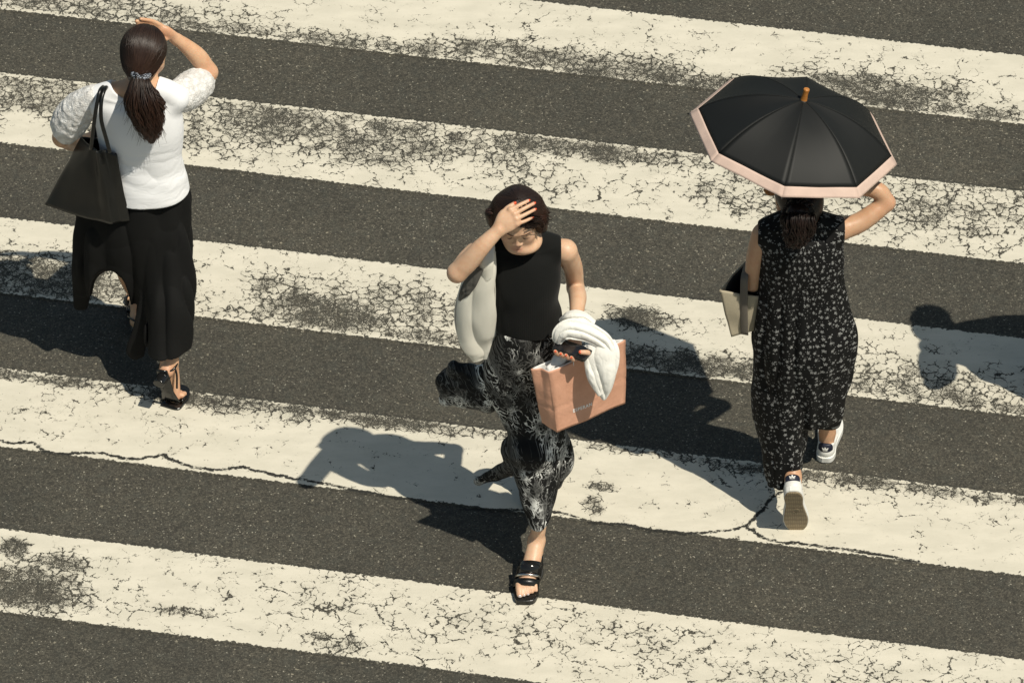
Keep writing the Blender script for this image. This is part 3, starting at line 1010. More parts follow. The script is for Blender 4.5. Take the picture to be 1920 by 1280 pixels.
# ------------------------------------------------------------------ woman in the white blouse, walking away with a black tote
def woman_left():
    f = Fig(-0.10)
    j = f.j
    base = np.array([-1.35, -0.10, 0.0])
    root = empty('person', base, 'woman with a ponytail in a white blouse and wide black trousers, seen from behind', 'person', 'people walking over the crossing')
    # ---- body
    H = atY(272, 98, f.Y + 0.035)
    M = frame(math.pi - 0.25, 0.10)
    B = Field([-1.82, -0.62, 0.0], [-0.98, 0.42, 1.62], 0.0036)
    rows = f.rows([(176, 205, 300, 0.0, .055), (190, 180, 326, 0.0, .078), (235, 190, 334, 0.0, .095), (290, 205, 328, 0.0, .090), (345, 196, 340, 0.0, .105),
                   (385, 190, 348, 0.0, .110), (410, 190, 346, 0.0, .105)])
    B.loft(rows, 0.03)
    B.chain([j(180, 186, 0, .045), j(225, 172, -.005, .040), j(265, 166, -.01, .045), j(305, 172, -.005, .040), j(328, 184, 0, .046)], 0.03)
    B.chain([j(264, 172, -.005, .052), j(268, 140, .015, .048), [*(H + np.array([0, 0.01, -0.05])), .050]], 0.03)
    sculpt_head(B, H, M, .95, True)
    # right arm, raised over the forehead
    B.chain([j(326, 186, .0, .047), j(356, 168, .09, .042), j(386, 142, .17, .034), j(391, 136, .18, .032)], 0.025)
    B.chain([j(391, 135, .18, .032), j(372, 108, .185, .034), j(348, 86, .185, .027), j(331, 74, .18, .022)], 0.018)
    palm = j(311, 60, .165)
    B.chain([j(331, 74, .18, .022), [*palm, .024], j(299, 56, .17, .022)], 0.012, flat=((0, 1, 0), .62))
    for k, (a, b, c, r) in enumerate([((302, 48), (286, 40), (264, 36), .0080), ((300, 52), (282, 44), (256, 40), .0082), ((298, 56), (280, 49), (258, 45), .0080), ((298, 60), (284, 54), (266, 50), .0070)]):
        finger(B, [j(*a, .168), j(*b, .160), j(*c, .145)], r + .001, r - .0012)
    finger(B, [j(318, 70, .168), j(306, 74, .150), j(294, 76, .135)], .0105, .0085)
    # left arm: down, elbow out, the forearm carried forward
    B.chain([j(180, 188, 0, .045), j(148, 222, .02, .040), j(117, 258, .04, .034)], 0.02)
    B.chain([j(116, 258, .04, .034), j(138, 268, .14, .032), j(165, 262, .24, .024)], 0.015)
    B.chain([j(165, 262, .24, .022), j(176, 256, .27, .026), j(186, 252, .29, .020)], 0.012, flat=((1, 0, 0), .6))
    for a in range(4):
        finger(B, [j(184 + a, 248 + a * 5, .30), j(192 + a, 246 + a * 5, .32), j(200, 250 + a * 5, .31)], .008, .0068)
    finger(B, [j(176, 250, .28), j(184, 242, .29), j(194, 240, .30)], .0095, .008)
    # legs
    hipR, hipL = j(300, 400, -.02), j(238, 400, .02)
    ankR = j(318, 676, -.245); ballR = atZ(326, 742, 0.030); heelR = j(312, 694, -.275)
    B.chain([[*hipR, .085], j(310, 500, -.05, .055), j(316, 560, -.10, .045), j(318, 620, -.19, .042), [*ankR, .030]], 0.02, 8)
    B.chain([[*ankR, .030], [*heelR, .029]], 0.012)
    B.chain([[*ankR, .030], [*((ankR + ballR) / 2 + np.array([0, .012, 0.002])), .029], [*ballR, .025]], 0.015)
    rtR = np.array([.94, -.34, 0])
    for k in range(5):
        o = rtR * ((k - 2) * .0165 + .004)
        finger(B, [ballR + o * .9 + np.array([0, .010, .002]), ballR + o + np.array([0.003, .034, -.002 - .001 * k]), ballR + o * 1.05 + np.array([0.004, .052 - .005 * k, -.006])], .0105 if k else .012, .0078, .006)
    ankL = j(260, 556, .235); heelL = atZ(257, 602, .050)
    ballL = heelL + np.array([-.01, .155, -.025])
    B.chain([[*hipL, .085], j(240, 480, .14, .058), j(246, 520, .20, .046), [*ankL, .031]], 0.03)
    B.chain([[*ankL, .030], [*heelL, .028]], 0.012)
    B.chain([[*ankL, .028], [*((heelL + ballL) / 2 + np.array([0, 0, .02])), .030], [*ballL, .026]], 0.015)
    for k in range(5):
        finger(B, [ballL + np.array([(k - 2) * .016, .015, 0]), ballL + np.array([(k - 2) * .018, .055 - .004 * abs(k - 3), -.004])], .0105, .008, .006)
    skin_mesh(B, SKIN_L, root, blush=[(j(390, 136, .16), .03, .5), (heelR, .03, .6), (ballR, .05, .4), (palm, .03, .3)])
    # ---- blouse
    n = NB('white_jersey')
    o = n.obj()
    q = n.vmath('MULTIPLY', n.vmath('ADD', o, n.vmath('SCALE', n.noise(o, 7, 2, color=True), s=.10)), (.7, .7, 2.4))
    r1 = n.math('ABSOLUTE', n.math('SUBTRACT', n.noise(q, 5, 2, .45), .5))
    r2 = n.math('ABSOLUTE', n.math('SUBTRACT', n.noise(n.vmath('ADD', q, (4, 2, 1)), 11, 2, .45), .5))
    low = n.ramp(n.sep(o)[2], 1.20, .95)
    hh = n.math('MULTIPLY', n.math('ADD', n.ramp(r1, 0.0, .10), n.math('MULTIPLY', n.ramp(r2, 0.0, .08), .45)), n.math('ADD', .25, n.math('MULTIPLY', low, .75)))
    WHITE = n.done((.82, .82, .83), .8, n.bump(n.math('ADD', hh, n.math('MULTIPLY', n.noise(o, 1200, 2), .03)), .11, .010))
    n = NB('white_floral_lace')
    o = n.obj()
    v1 = n.vor(n.vmath('ADD', o, n.vmath('SCALE', n.noise(o, 40, 2, color=True), s=0.02)), 42)
    v2 = n.vor(o, 95, 'DISTANCE_TO_EDGE')
    h = n.math('ADD', n.math('MULTIPLY', v1.outputs['Distance'], 1.0), n.math('MULTIPLY', n.ramp(v2.outputs['Distance'], 0, 0.12), 0.5))
    c = n.mix(n.ramp(v1.outputs['Distance'], 0.25, 0.7), (0.80, 0.79, 0.77), (0.66, 0.64, 0.61))
    LACE = n.done(c, 0.8, n.bump(h, 0.6, 0.005))
    T = Field([-1.75, -0.30, 0.66], [-1.02, 0.14, 1.34], 0.0034)
    rdg = ridges((1.0, 1, 2.4), 9, .0055, 21)
    fold1 = lambda X, Y, Z: (rdg(X + Z * .35, Y, Z) * np.clip((1.16 - Z) * 4, .15, 1) * np.clip((Z - .80) * 8, .15, 1) + 0.0012 * np.sin(Z * 85 + 5.5 * noise3(X, Y, Z * .3, 7, 1) + X * 26) * np.clip((1.04 - Z) * 5, 0, 1) * np.clip((Z - .80) * 10, .1, 1)
                             + 0.003 * noise3(X, Y, Z * .5, 11, 2))
    T.loft(f.rows([(176, 192, 312, 0.0, .066), (192, 172, 336, 0.0, .092), (235, 180, 345, 0.0, .108), (290, 188, 341, 0.0, .105), (330, 190, 350, 0.0, .124), (356, 190, 356, 0.0, .134)]), 0.01, disp=fold1)
    T.chain([j(180, 186, 0, .052), j(225, 170, -.005, .047), j(265, 164, -.01, .052), j(305, 170, -.005, .047), j(328, 184, 0, .053)], 0.03)
    # neckline: a scoop opened around the neck
    nc = j(254, 158, .02)
    T.ell(nc + np.array([0, -.015, .030]), (.088, .095, .062), None, 0.006, 'sub')
    hem = j(277, 353, 0)
    T.half(hem + np.array([0, 0, 0.0]), (-0.02, 0.0, -1), 0.004)
    V, Q = T.mesh(1)
    mesh_obj('blouse', V, Q, WHITE, root)
    relief = lambda X, Y, Z: (-0.0038 * np.abs(noise3(X, Y, Z, 42, 7)) - 0.0022 * noise3(X, Y, Z, 85, 8) + .003)
    for pts in ([j(176, 184, 0, .052), j(150, 202, .015, .064), j(131, 228, .03, .070), j(124, 246, .038, .052)],
                [j(324, 184, 0.01, .050), j(346, 176, .06, .068), j(368, 160, .125, .066), j(384, 147, .165, .040)]):
        P = np.array(pts)
        S = Field(P[:, :3].min(0) - .10, P[:, :3].max(0) + .10, 0.003)
        S.chain(pts, 0.005, 5, disp=relief)
        V, Q = S.mesh(0)
        mesh_obj('sleeve', V, Q, LACE, root)
    # ---- trousers
    BLACK_T = None
    BT = cloth_mat('black_crepe', (0.0038, 0.0038, 0.0035), 0.85, 1500, 0.1, sheen=0.0, Specular_IOR_Level=0.25)
    K = Field([-1.76, -0.42, 0.06], [-1.08, 0.42, 0.92], 0.0040)
    fv = plus(folds((1, 1, .14), 13, .010, 5), ridges((1, 1, .10), 16, .026, 7), ridges((1, 1, .55), 9, .012, 17))
    K.loft(f.rows([(338, 202, 347, 0.0, .100), (370, 168, 362, 0.0, .122), (420, 146, 367, -.01, .135), (470, 143, 367, -.01, .130), (505, 142, 366, -.01, .12), (545, 150, 364, -.01, .09)]), 0.02, disp=fv)
    K.chain([j(290, 430, -.03, .12), j(313, 510, -.09, .104), j(318, 585, -.17, .094), j(313, 668, -.245, .082)], 0.05, 10, flat=((0, 1, 0), .8), disp=fv)
    # the arch under the blown leg, the strip hanging left of it and the two tails
    a0 = j(207, 600, -.25); a1 = j(207, 565, .25)
    a1 = a0 + (a1 - a0)
    K.fn(K.lo, K.lo + K.n * K.h, arch_cut(f), 0.008, 'sub')
    K.chain([j(158, 400, -.04, .034), j(157, 500, -.03, .034), j(154, 545, -.02, .032), j(152, 572, -.01, .026)], 0.03, 10, flat=((0, 1, 0), .45), disp=folds((1, 1, .2), 40, .004, 9))
    K.chain([j(240, 440, .03, .08), j(247, 490, .12, .066), j(256, 520, .19, .050), j(262, 552, .225, .046)], 0.03, 8, disp=folds((1, 1, .2), 30, .004, 5))
    K.half(j(313, 654, -.235), (0.02, 0, -1), 0.003)
    K.chain([j(285, 530, -.12, .034), j(268, 600, -.16, .032), j(254, 660, -.17, .036)], 0.02, 8, flat=((0.2, 1, 0), .30), disp=folds((1, 1, .2), 40, .004, 9))
    K.chain([j(268, 560, -.02, .022), j(264, 600, .0, .020), j(262, 640, .0, .012)], 0.02, 5, flat=((0, 1, 0), .35))
    V, Q = K.mesh(1)
    mesh_obj('trousers', V, Q, BT, root)
    # ---- hair
    W = lambda x, ff, u: H + M @ (np.array([x, ff, u]) * .95)
    tie = j(264, 139, -.075)
    HF = Field(H - .17, H + .17, 0.003)
    HF.ell(W(0, -.020, .028), (.0820, .094, .086), M, 0.01)
    HF.chain([[*W(0, -.070, -.02), .060], [*W(.004, -.080, -.050), .040], [*tie, .024]], 0.03, 8)
    HF.ell(W(0, .105, -.045), (.081, .072, .081), M, 0.02, 'sub')
    V, Q = HF.mesh(1)
    scalp = mesh_obj('hair', V, Q, HAIR_L, root, attrs={'rnd': np.full(len(V), .2), 'tip': np.zeros(len(V))})
    paths = []
    for i in range(1300):
        th = rng.rand() * 6.283
        ph = math.acos(1 - rng.rand() * 1.15)
        d = np.array([math.sin(ph) * math.cos(th), 0.10 + 0.55 * math.sin(ph) * math.sin(th), math.cos(ph)])
        d0 = d / np.linalg.norm(d)
        if d0[1] > .75: continue
        P = []
        tl = M.T @ (tie - H) / .95
        for t in np.linspace(0, 1, 12):
            dd = d0 * (1 - t) + np.array([0.0, -.95, -.62]) * t
            dd /= np.linalg.norm(dd)
            R = np.array([.0855, .101, .093])
            q = np.array([0, -.020, .028]) + dd * R * (1.0 + .010 * math.sin(i * 1.7 + t * 3))
            w_ = max(0, (t - .62) / .38) ** 1.4
            q = q * (1 - w_) + (tl + dd * .020 + np.array([rng.normal() * .002, 0, 0])) * w_
            P.append([*(H + M @ (q * .95)), .0019 * (0.5 + .5 * math.sin(math.pi * min(1, t + .12)))])
        P = np.array(P); P[:, :3] = HF.snap(P[:, :3], .0008 + .0012 * rng.rand(), False, .03)
        paths.append(P)
    rows = [[*tie, .022], j(263, 158, -.105, .038), j(266, 185, -.125, .062), j(275, 212, -.135, .058), j(281, 236, -.135, .042), j(284, 262, -.135, .018)]
    paths += pony(rows, 1100, .012, .0014, 1.05)
    flick = [[*j(285, 180, -.13), .02], j(296, 190, -.14, .020), j(304, 200, -.14, .016), j(309, 206, -.14, .008)]
    paths += pony(flick, 60, .006, .0018)
    strands('ponytail', paths, HAIR_L, scalp)
    PF = Field(np.array(rows)[:, :3].min(0) - .09, np.array(rows)[:, :3].max(0) + .09, .0035)
    PF.chain([[r[0], r[1], r[2], r[3] * .82] for r in rows], .01, 5, disp=folds((1, 1, .15), 60, .004, 3))
    V, Q = PF.mesh(1)
    mesh_obj('ponytail', V, Q, HAIR_L, scalp, attrs={'rnd': np.full(len(V), .15), 'tip': np.full(len(V), .35)})
    fly = []
    for _ in range(90):
        k_ = rng.randint(1, len(rows) - 1)
        a_ = rng.rand() * 6.283
        c_ = np.array(rows[k_][:3]); r_ = rows[k_][3]
        o_ = np.array([math.cos(a_), -.3, math.sin(a_) * .6]) * r_
        fly.append([[*(c_ + o_ * .8 + np.array([0, 0, .03])), .0006], [*(c_ + o_ * 1.10), .0006], [*(c_ + o_ * (1.2 + .5 * rng.rand()) - np.array([0, 0, .03 + .03 * rng.rand()])), .0003]])
    strands('stray_hairs', [catmull(p, 4) for p in fly], HAIR_L, scalp)
    # hair tie: a beaded band
    n = NB('beaded_band')
    o = n.obj()
    vv = n.vor(o, 300)
    r = n.sep(vv.outputs['Color'])[0]
    c = n.mix(n.ramp(r, .70, .78), (0.015, 0.017, 0.022), (0.35, 0.38, 0.44))
    BEAD = n.done(c, 0.25, n.bump(vv.outputs['Distance'], .8, .002))
    tt = []
    for k in range(14):
        a = math.pi * k / 13
        tt.append([*(tie + np.array([-.025 * math.cos(a), -.034 * math.sin(a) + .002, .0045 * math.cos(a) + 0.004])), .0135])
    BF = Field(tie - .07, tie + .07, .0024)
    BF.chain(tt, .004, 2, disp=lambda X, Y, Z: .0012 * noise3(X, Y, Z, 260, 2))
    V, Q = BF.mesh(0)
    mesh_obj('hair_tie', V, Q, BEAD, root)
    # ---- sandals
    for c0, side, tilt in ((ballR, 1, True), (ballL, -1, False)):
        heel = heelR if tilt else heelL
        fw = ballR - heelR if tilt else ballL - heelL
        fw = fw / np.linalg.norm(fw)
        rt = rtR.copy() if tilt else np.array([1.0, 0, 0]); rt = rt - fw * (rt @ fw); rt /= np.linalg.norm(rt)
        up = np.cross(rt, fw)
        if up[2] < 0 and not tilt: up = -up
        if tilt and up[1] < 0: up = -up
        sand = bpy.data.objects.new('sandal', None); COL.objects.link(sand); sand.parent = root; sand['_w'] = [float(v) for v in base]
        Mf = np.array([rt, fw, up]).T
        # leather insole under the raised arch
        hs = heel - up * .030
        P = [hs - fw * .030, hs + fw * .02, hs + fw * .075 - up * .004, c0 - up * .026, ]
        ribbon('sole', P, [.044, .048, .052, .072], [up] * 4, .007, PATENT, sand, 5)
        Mflat = np.array([[.93, -.36, 0], [.36, .93, 0], [0, 0, 1.0]]).T if tilt else np.eye(3)
        toe = np.array([c0[0], c0[1], 0.0])
        sole_mesh('sole', [(-.036, -.045), (.034, -.045), (.044, .0), (.044, .045), (.020, .088), (-.022, .090), (-.042, .045), (-.040, .0)], Mflat, toe, .011, PATENT, sand, .0125)
        # block heel
        hb = Field(hs - .12, hs + .12, .0028)
        hb.chain([[*(hs - up * .008), .025], [*(hs - up * .060 - fw * .004), .022]], .002, 2, flat=(fw, .85))
        hb.half(hs - up * (.046 if tilt else .058) - fw * .004, -up, .002)
        V, Q = hb.mesh(1)
        mesh_obj('heel', V, Q, PATENT, sand)
        # straps: over the toes, and the sling around the heel
        a = [c0 - rt * .042 + fw * .005 - up * .020, c0 - rt * .034 + up * .016 + fw * .012, c0 + up * .028 + fw * .016, c0 + rt * .034 + up * .016 + fw * .010, c0 + rt * .042 - up * .020]
        tube('strap', [[*p, .0045] for p in a], PATENT, sand)
        b = [c0 + fw * .034 - rt * .040 - up * .018, c0 + fw * .036 - rt * .020 + up * .012, c0 + fw * .038 + up * .014, c0 + fw * .036 + rt * .024 + up * .010, c0 + fw * .032 + rt * .040 - up * .018]
        tube('strap', [[*p, .004] for p in b], PATENT, sand)
        mid = heel + fw * .070
        cc = [mid - rt * .036 - up * .020, heel - rt * .032 + up * .012 + fw * .01, heel - fw * .036 + up * .020, heel + rt * .032 + up * .012 + fw * .01, mid + rt * .036 - up * .020]
        tube('strap', [[*p, .0040] for p in cc], PATENT, sand)
        ank_ = ankR if tilt else ankL
        rc = ank_ * .62 + heel * .38
        nx = np.array([-.25, -.10, 1.0]); nx /= np.linalg.norm(nx)
        e1 = np.cross(nx, [0, 1.0, 0]); e1 /= np.linalg.norm(e1); e2 = np.cross(nx, e1)
        tube('strap', [[*(rc + e1 * math.cos(t) * .034 + e2 * math.sin(t) * .038), .0040] for t in np.linspace(0, 6.2832, 17)], PATENT, sand, 8, 2)
    # ---- black tote on her left shoulder
    tb = empty('tote_bag', j(165, 400, -.10), 'large plain black leather tote hanging from the shoulder of the woman in white', 'handbag', None)
    tp = [j(150, 256, .03), j(180, 285, -.135), j(222, 292, -.115), j(196, 262, .05)]
    bt = [j(80, 383, -.02), j(208, 421, -.160), j(247, 414, -.125), j(126, 384, .04)]
    def tf(k, s, t, nrm, a, b):
        if k == 1:       # the gusset folds inward
            return -nrm * .030 * (1 - abs(2 * s - 1)) * (1 - .75 * t)
        if k == 0:
            return nrm * .012 * math.sin(math.pi * s) * t - nrm * .014 * math.exp(-((s - .82) / .10) ** 2) * (1 - t * .4)
        return 0
    body = shell_bag('body', tp, bt, BLACK_LEATHER, tb, 16, 26, .012, .004, .004, 8, 3, topfn=tf)
    for q in ([j(171, 280, -.112), j(174, 250, -.12), j(180, 205, -.115), j(187, 172, -.085), j(193, 164, -.03), j(192, 168, .05), j(186, 215, .11), j(178, 262, .085)],
              [j(206, 286, -.142), j(199, 260, -.135), j(190, 225, -.125), j(190, 190, -.105), j(196, 168, -.065), j(200, 165, -.01), j(198, 180, .08), j(196, 262, .08)]):
        tube('strap', [[*p, .0075] for p in q], BLACK_LEATHER, tb)
    return root


def arch_cut(f):
    """an arched opening that runs through the cloth under her left leg, widening to the back"""
    c = f.j(209, 592, -.02)
    s = 514.0
    def g(X, Y, Z):
        # centre rises gently towards the back, as the hem does
        zz = Z + (Y - c[1]) * 0.81
        cz = c[2]
        u = (X - c[0]) / (42 / s); v = (zz - cz) / (86 / 398.0)
        q = np.sqrt(np.abs(u) ** 2.4 + np.abs(v) ** 2.4)
        d = (q - 1) * .08
        return np.maximum(d, np.maximum(X - (c[0] + 47 / s), 0.02 - Z - 1.0))
    return g


LEFT = woman_left()
# ------------------------------------------------------------------ woman in the black sleeveless top, walking towards the camera
def lily_mat():
    """black cloth printed with white spidery blossoms: thin rays around scattered centres and stray curls"""
    n = NB('black_spidery_floral_cloth')
    uv = n.uv()
    wv = n.vmath('ADD', uv, n.vmath('SCALE', n.vmath('SUBTRACT', n.noise(uv, 38, 3, color=True), (.5, .5, .5)), s=0.045))
    masks = []
    for sc, off, petals, rr, wd in ((12.5, 0.0, 13, 0.046, .30), (16.0, 3.7, 11, 0.036, .30)):
        p = n.vmath('ADD', wv, (off, off * 1.7, 0))
        v = n.vor(p, sc, 'F1', '2D', 0.9)
        dvec = n.vmath('SUBTRACT', p, v.outputs['Position'])
        s = n.sep(dvec)
        ang = n.math('ARCTAN2', s[1], s[0])
        r = n.vmath('LENGTH', dvec)
        rnd = n.sep(v.outputs['Color'])[0]
        tw = n.math('ADD', n.math('MULTIPLY', ang, petals), n.math('ADD', n.math('MULTIPLY', r, 55.0), n.math('MULTIPLY', rnd, 20.0)))
        ray_ = n.math('ABSOLUTE', n.math('SINE', n.math('MULTIPLY', tw, 0.5)))
        # a thin line where the sine is near 0, thinner outwards in angle so of even width
        line = n.ramp(n.math('MULTIPLY', ray_, n.math('MULTIPLY', r, 2.0 / petals)), 0.0011, 0.0021, 1.0, 0.0)
        reach = n.ramp(n.math('SUBTRACT', r, n.math('MULTIPLY', rnd, rr * .8)), rr * .35, rr * .55, 1.0, 0.0)
        line = n.math('MULTIPLY', line, n.ramp(r, .003, .008))
        masks.append(n.math('MULTIPLY', n.math('MULTIPLY', line, reach), n.math('ADD', .35, n.math('MULTIPLY', n.ramp(rnd, .35, .75), .65))))
        core = n.ramp(r, .002, .004, 1.0, 0.0)
        masks.append(n.math('MULTIPLY', core, 0.9))
    # stray curls
    w2 = n.vmath('ADD', uv, n.vmath('SCALE', n.noise(uv, 16, 3, 0.6, color=True), s=0.10))
    e = n.vor(w2, 26, 'DISTANCE_TO_EDGE', '2D').outputs['Distance']
    curl = n.math('MULTIPLY', n.ramp(e, 0.010, 0.026, 1.0, 0.0), n.ramp(n.noise(uv, 34, 2), 0.50, 0.56))
    masks.append(curl)
    e2 = n.vor(n.vmath('ADD', w2, (5.1, 2.2, 0)), 44, 'DISTANCE_TO_EDGE', '2D').outputs['Distance']
    masks.append(n.math('MULTIPLY', n.math('MULTIPLY', n.ramp(e2, 0.016, 0.038, 1.0, 0.0), n.ramp(n.noise(n.vmath('ADD', uv, (9, 4, 0)), 40, 2), 0.49, 0.55)), .8))
    m = masks[0]
    for k in masks[1:]: m = n.math('MAXIMUM', m, k)
    m = n.math('MULTIPLY', m, n.ramp(n.noise(uv, 10, 3), 0.45, 0.60, 0.13, 1.0))
    c = n.mix(m, (0.0055, 0.0055, 0.0053), (0.78, 0.78, 0.74))
    return n.done(c, 0.75, n.bump(n.noise(uv, 500, 2), .1, .001), Specular_IOR_Level=0.25)


def woman_middle():
    f = Fig(-1.10)
    j = f.j
    base = np.array([0.03, -1.15, 0.0])
    root = empty('person', base, 'woman with a short bob in a black sleeveless top, hand on her forehead', 'person', 'people walking over the crossing')
    H = atY(971, 408.5, f.Y)
    S_ = .93
    M = frame(-0.02, 0.345, 0.0)
    hd = lambda x, y, c: atD(x, y, H, c)
    W = lambda x, ff, u: H + M @ (np.array([x, ff, u]) * S_)
    B = Field([-0.30, -1.56, 0.0], [0.36, -0.72, 1.60], 0.0030)
    B.loft(f.rows([(460, 935, 1035, 0.055, .036), (475, 915, 1050, 0.05, .058), (520, 922, 1044, 0.035, .078), (560, 928, 1040, 0.02, .078), (600, 930, 1048, 0.02, .082), (650, 922, 1048, 0.03, .095), (690, 922, 1045, .03, .09)]), 0.03)
    B.chain([j(901, 474, .045, .036), j(935, 462, .05, .030), j(975, 455, .055, .034), j(1020, 459, .05, .030), j(1060, 470, .045, .038)], 0.02, 8)
    B.chain([j(974, 462, .045, .050), j(974, 440, .03, .046), [*(H + np.array([0, .03, -.05])), .045]], 0.03)
    cz_ = j(982, 422, .0)
    B.ell(cz_ + np.array([0, .006, -.070]), (.066, .075, .034), None, .012)
    # chin's throat side stays free of the chest: neck is short and leans forward
    sculpt_head(B, H, M, S_, True)
    # right arm up to the forehead (left in the picture)
    wr = hd(935, 431, .118)
    B.chain([j(897, 472, .04, .043), j(878, 488, -.06, .039), j(857, 512, -.165, .033)], 0.02)
    B.chain([j(857, 511, -.165, .0335), j(876, 493, -.16, .036), j(903, 463, -.15, .031), [*wr, .0225]], 0.015)
    kn = [hd(957, 394, .126), hd(964, 402, .129), hd(968, 411, .129), hd(969, 420, .126)]
    vd = FW
    B.chain([[*wr, .021], [*hd(948, 415, .126), .029], [*hd(960, 404, .127), .026]], 0.010, flat=(vd, .5))
    B.chain([[*wr, .020], [*hd(955, 422, .124), .023], [*hd(964, 414, .126), .022]], 0.010, flat=(vd, .55))
    B.chain([[*wr, .019], [*hd(939, 410, .120), .017], [*hd(943, 400, .118), .013]], 0.010)
    tips = [((957, 394), (975, 384), (990.5, 376.5)), ((964, 402), (983, 391), (1001, 381.5)), ((968, 411), (985, 402), (1002.5, 393)), ((969, 420), (983, 415), (997.5, 408.5))]
    cs = [(.128, .124, .113), (.131, .126, .110), (.130, .124, .106), (.126, .119, .100)]
    fr = [(.0084, .0062), (.0085, .0063), (.0082, .0060), (.0074, .0056)]
    nails = []
    for (a, b, c), (ca, cb, cc), (r0, r1) in zip(tips, cs, fr):
        A, Bm, Cc = hd(*a, ca), hd(*b, cb), hd(*c, cc)
        finger(B, [A, Bm, Cc], r0, r1, .003)
        B.ell(A + UP * .001 - vd * .002, (.0105, .0105, .0105), None, .008)
        nails.append((Bm, Cc, r1))
    A, Bm, Cc = hd(941, 405, .118), hd(951, 391, .116), hd(964, 382, .112)
    finger(B, [A, Bm, Cc], .0115, .0075, .004)
    nails.append((Bm, Cc, .0080))
    # left arm, forearm carried forward
    pc = j(1073, 653, -.245)
    wl = pc + np.array([.010, .112, .004])
    B.chain([j(1060, 471, .045, .041), j(1074, 502, .085, .035), j(1079, 540, .115, .030)], 0.015, 10)
    B.chain([j(1079, 540, .115, .030), j(1083, 556, .03, .032), j(1082, 578, -.05, .027), [*wl, .0215]], 0.012, 10)
    B.chain([[*wl, .022], [*(pc + np.array([.008, .065, -.020])), .026], [*(pc + np.array([0.004, .012, -.030])), .030]], .012, 10, flat=((0, 0, 1), .55))
    ld = np.array([.87, -.49, 0.0]); wdv = np.array([.49, .87, 0.0])     # phone long and short directions
    for k in range(4):
        a = pc + ld * (.026 - .019 * k) + wdv * .012 + np.array([0, 0, -.026])
        b = pc + ld * (.022 - .021 * k) - wdv * .026 + np.array([0, 0, -.024])
        c = pc + ld * (.020 - .0215 * k) - wdv * .0445 + np.array([0, 0, -.002 + .002 * (k % 2)])
        finger(B, [a, b, c], .0090, .0070, .003)
        nails.append((b, c, .0068))
    A, Bm, Cc = pc + ld * .052 + wdv * .022 + np.array([0, 0, -.018]), pc + ld * .058 - wdv * .000 + np.array([0, 0, .004]), pc + ld * .044 - wdv * .018 + np.array([0, 0, .013])
    finger(B, [A, Bm, Cc], .0115, .0085, .005)
    nails.append((Bm, Cc, .0082))
    # legs: left foot forward, right foot behind
    ballF = atZ(988, 1088, .045); heelF = atZ(1005, 1034, .078); ankF = j(1006, 1013, -.20)
    B.chain([j(1000, 690, .02, .070), j(1003, 800, -.045, .048), j(1006, 870, -.10, .038), j(1011, 935, -.165, .033), j(1011, 980, -.19, .0275), [*ankF, .0265]], .02, 8)
    B.chain([[*ankF, .0265], [*heelF, .027]], .014)
    B.chain([[*ankF, .0265], [*((ankF + ballF) / 2 + np.array([0, -.010, .0])), .029], [*ballF, .028]], .014, 8, flat=((1, 0, 0), 1.12))
    tw = [.0140, .0105, .0100, .0095, .0090]
    for k in range(5):
        dx = -.029 + .0145 * k
        t0 = ballF + np.array([dx, -.010, -.002]); L = [.050, .048, .042, .034, .026][k]
        finger(B, [t0, t0 + np.array([0.001, -L * .6, -.002]), t0 + np.array([.003, -L, -.012])], tw[k], tw[k] * .86, .004)
        if k < 3:
            nails.append((t0 + np.array([0.001, -L * .6, -.002]), t0 + np.array([.003, -L, -.012]), tw[k] * .80))
    ballB = atZ(1002, 930, .040); heelB = ballB + np.array([.01, .085, .115]); ankB = heelB + np.array([0, -.045, .075])
    B.chain([j(975, 690, .04, .070), j(985, 780, .07, .046), [*(ankB + np.array([0, -.02, .20])), .040], [*ankB, .029]], .02, 8)
    B.chain([[*ankB, .030], [*heelB, .028]], .012)
    B.chain([[*ankB, .029], [*((ankB + ballB) / 2), .030], [*ballB, .027]], .018)
    for k in range(5):
        t0 = ballB + np.array([.026 - .014 * k, -.006, 0])
        finger(B, [t0, t0 + np.array([0, -.045 + .005 * k, -.014])], .0105, .009, .006)
    lipc = W(0, .092, -.067)
    blush = [(W(.040, .078, -.030), .020, .35), (W(-.040, .078, -.030), .020, .35), (W(0, .112, -.034), .012, .55), (lipc, .0135, .95), (W(-.013, .088, -.067), .009, .9), (W(.013, .088, -.067), .009, .9)]
    blush += [(p, .010, .45) for p in kn] + [(c, .012, .55) for a, c, r in nails] + [(pc + np.array([0, -.02, -.02]), .05, .55), (j(852, 514, -.165), .022, .4)]
    V, Q = B.mesh(1)
    bl = np.zeros(len(V)); dk = np.zeros(len(V))
    for p, r, a in blush: bl = np.maximum(bl, a * np.exp(-(np.linalg.norm(V - np.asarray(p), axis=1) / r) ** 2))
    # lips are wider than tall: measure in head axes
    loc = (V - W(0, .086, -.0672)) @ M / S_
    lip = np.exp(-((loc[:, 0] / .021) ** 4 + (loc[:, 2] / .0095) ** 4 + (loc[:, 1] / .020) ** 4))
    bl = np.maximum(bl, lip)
    loc[:, 1] += 0
    mouth = np.exp(-((loc[:, 0] / .019) ** 4 + (loc[:, 2] / .0017) ** 2 + (loc[:, 1] / .018) ** 4)) * .5
    dk = np.maximum(dk, mouth)
    mesh_obj('body', V, Q, SKIN_M, root, attrs={'blush': bl, 'dark': dk})
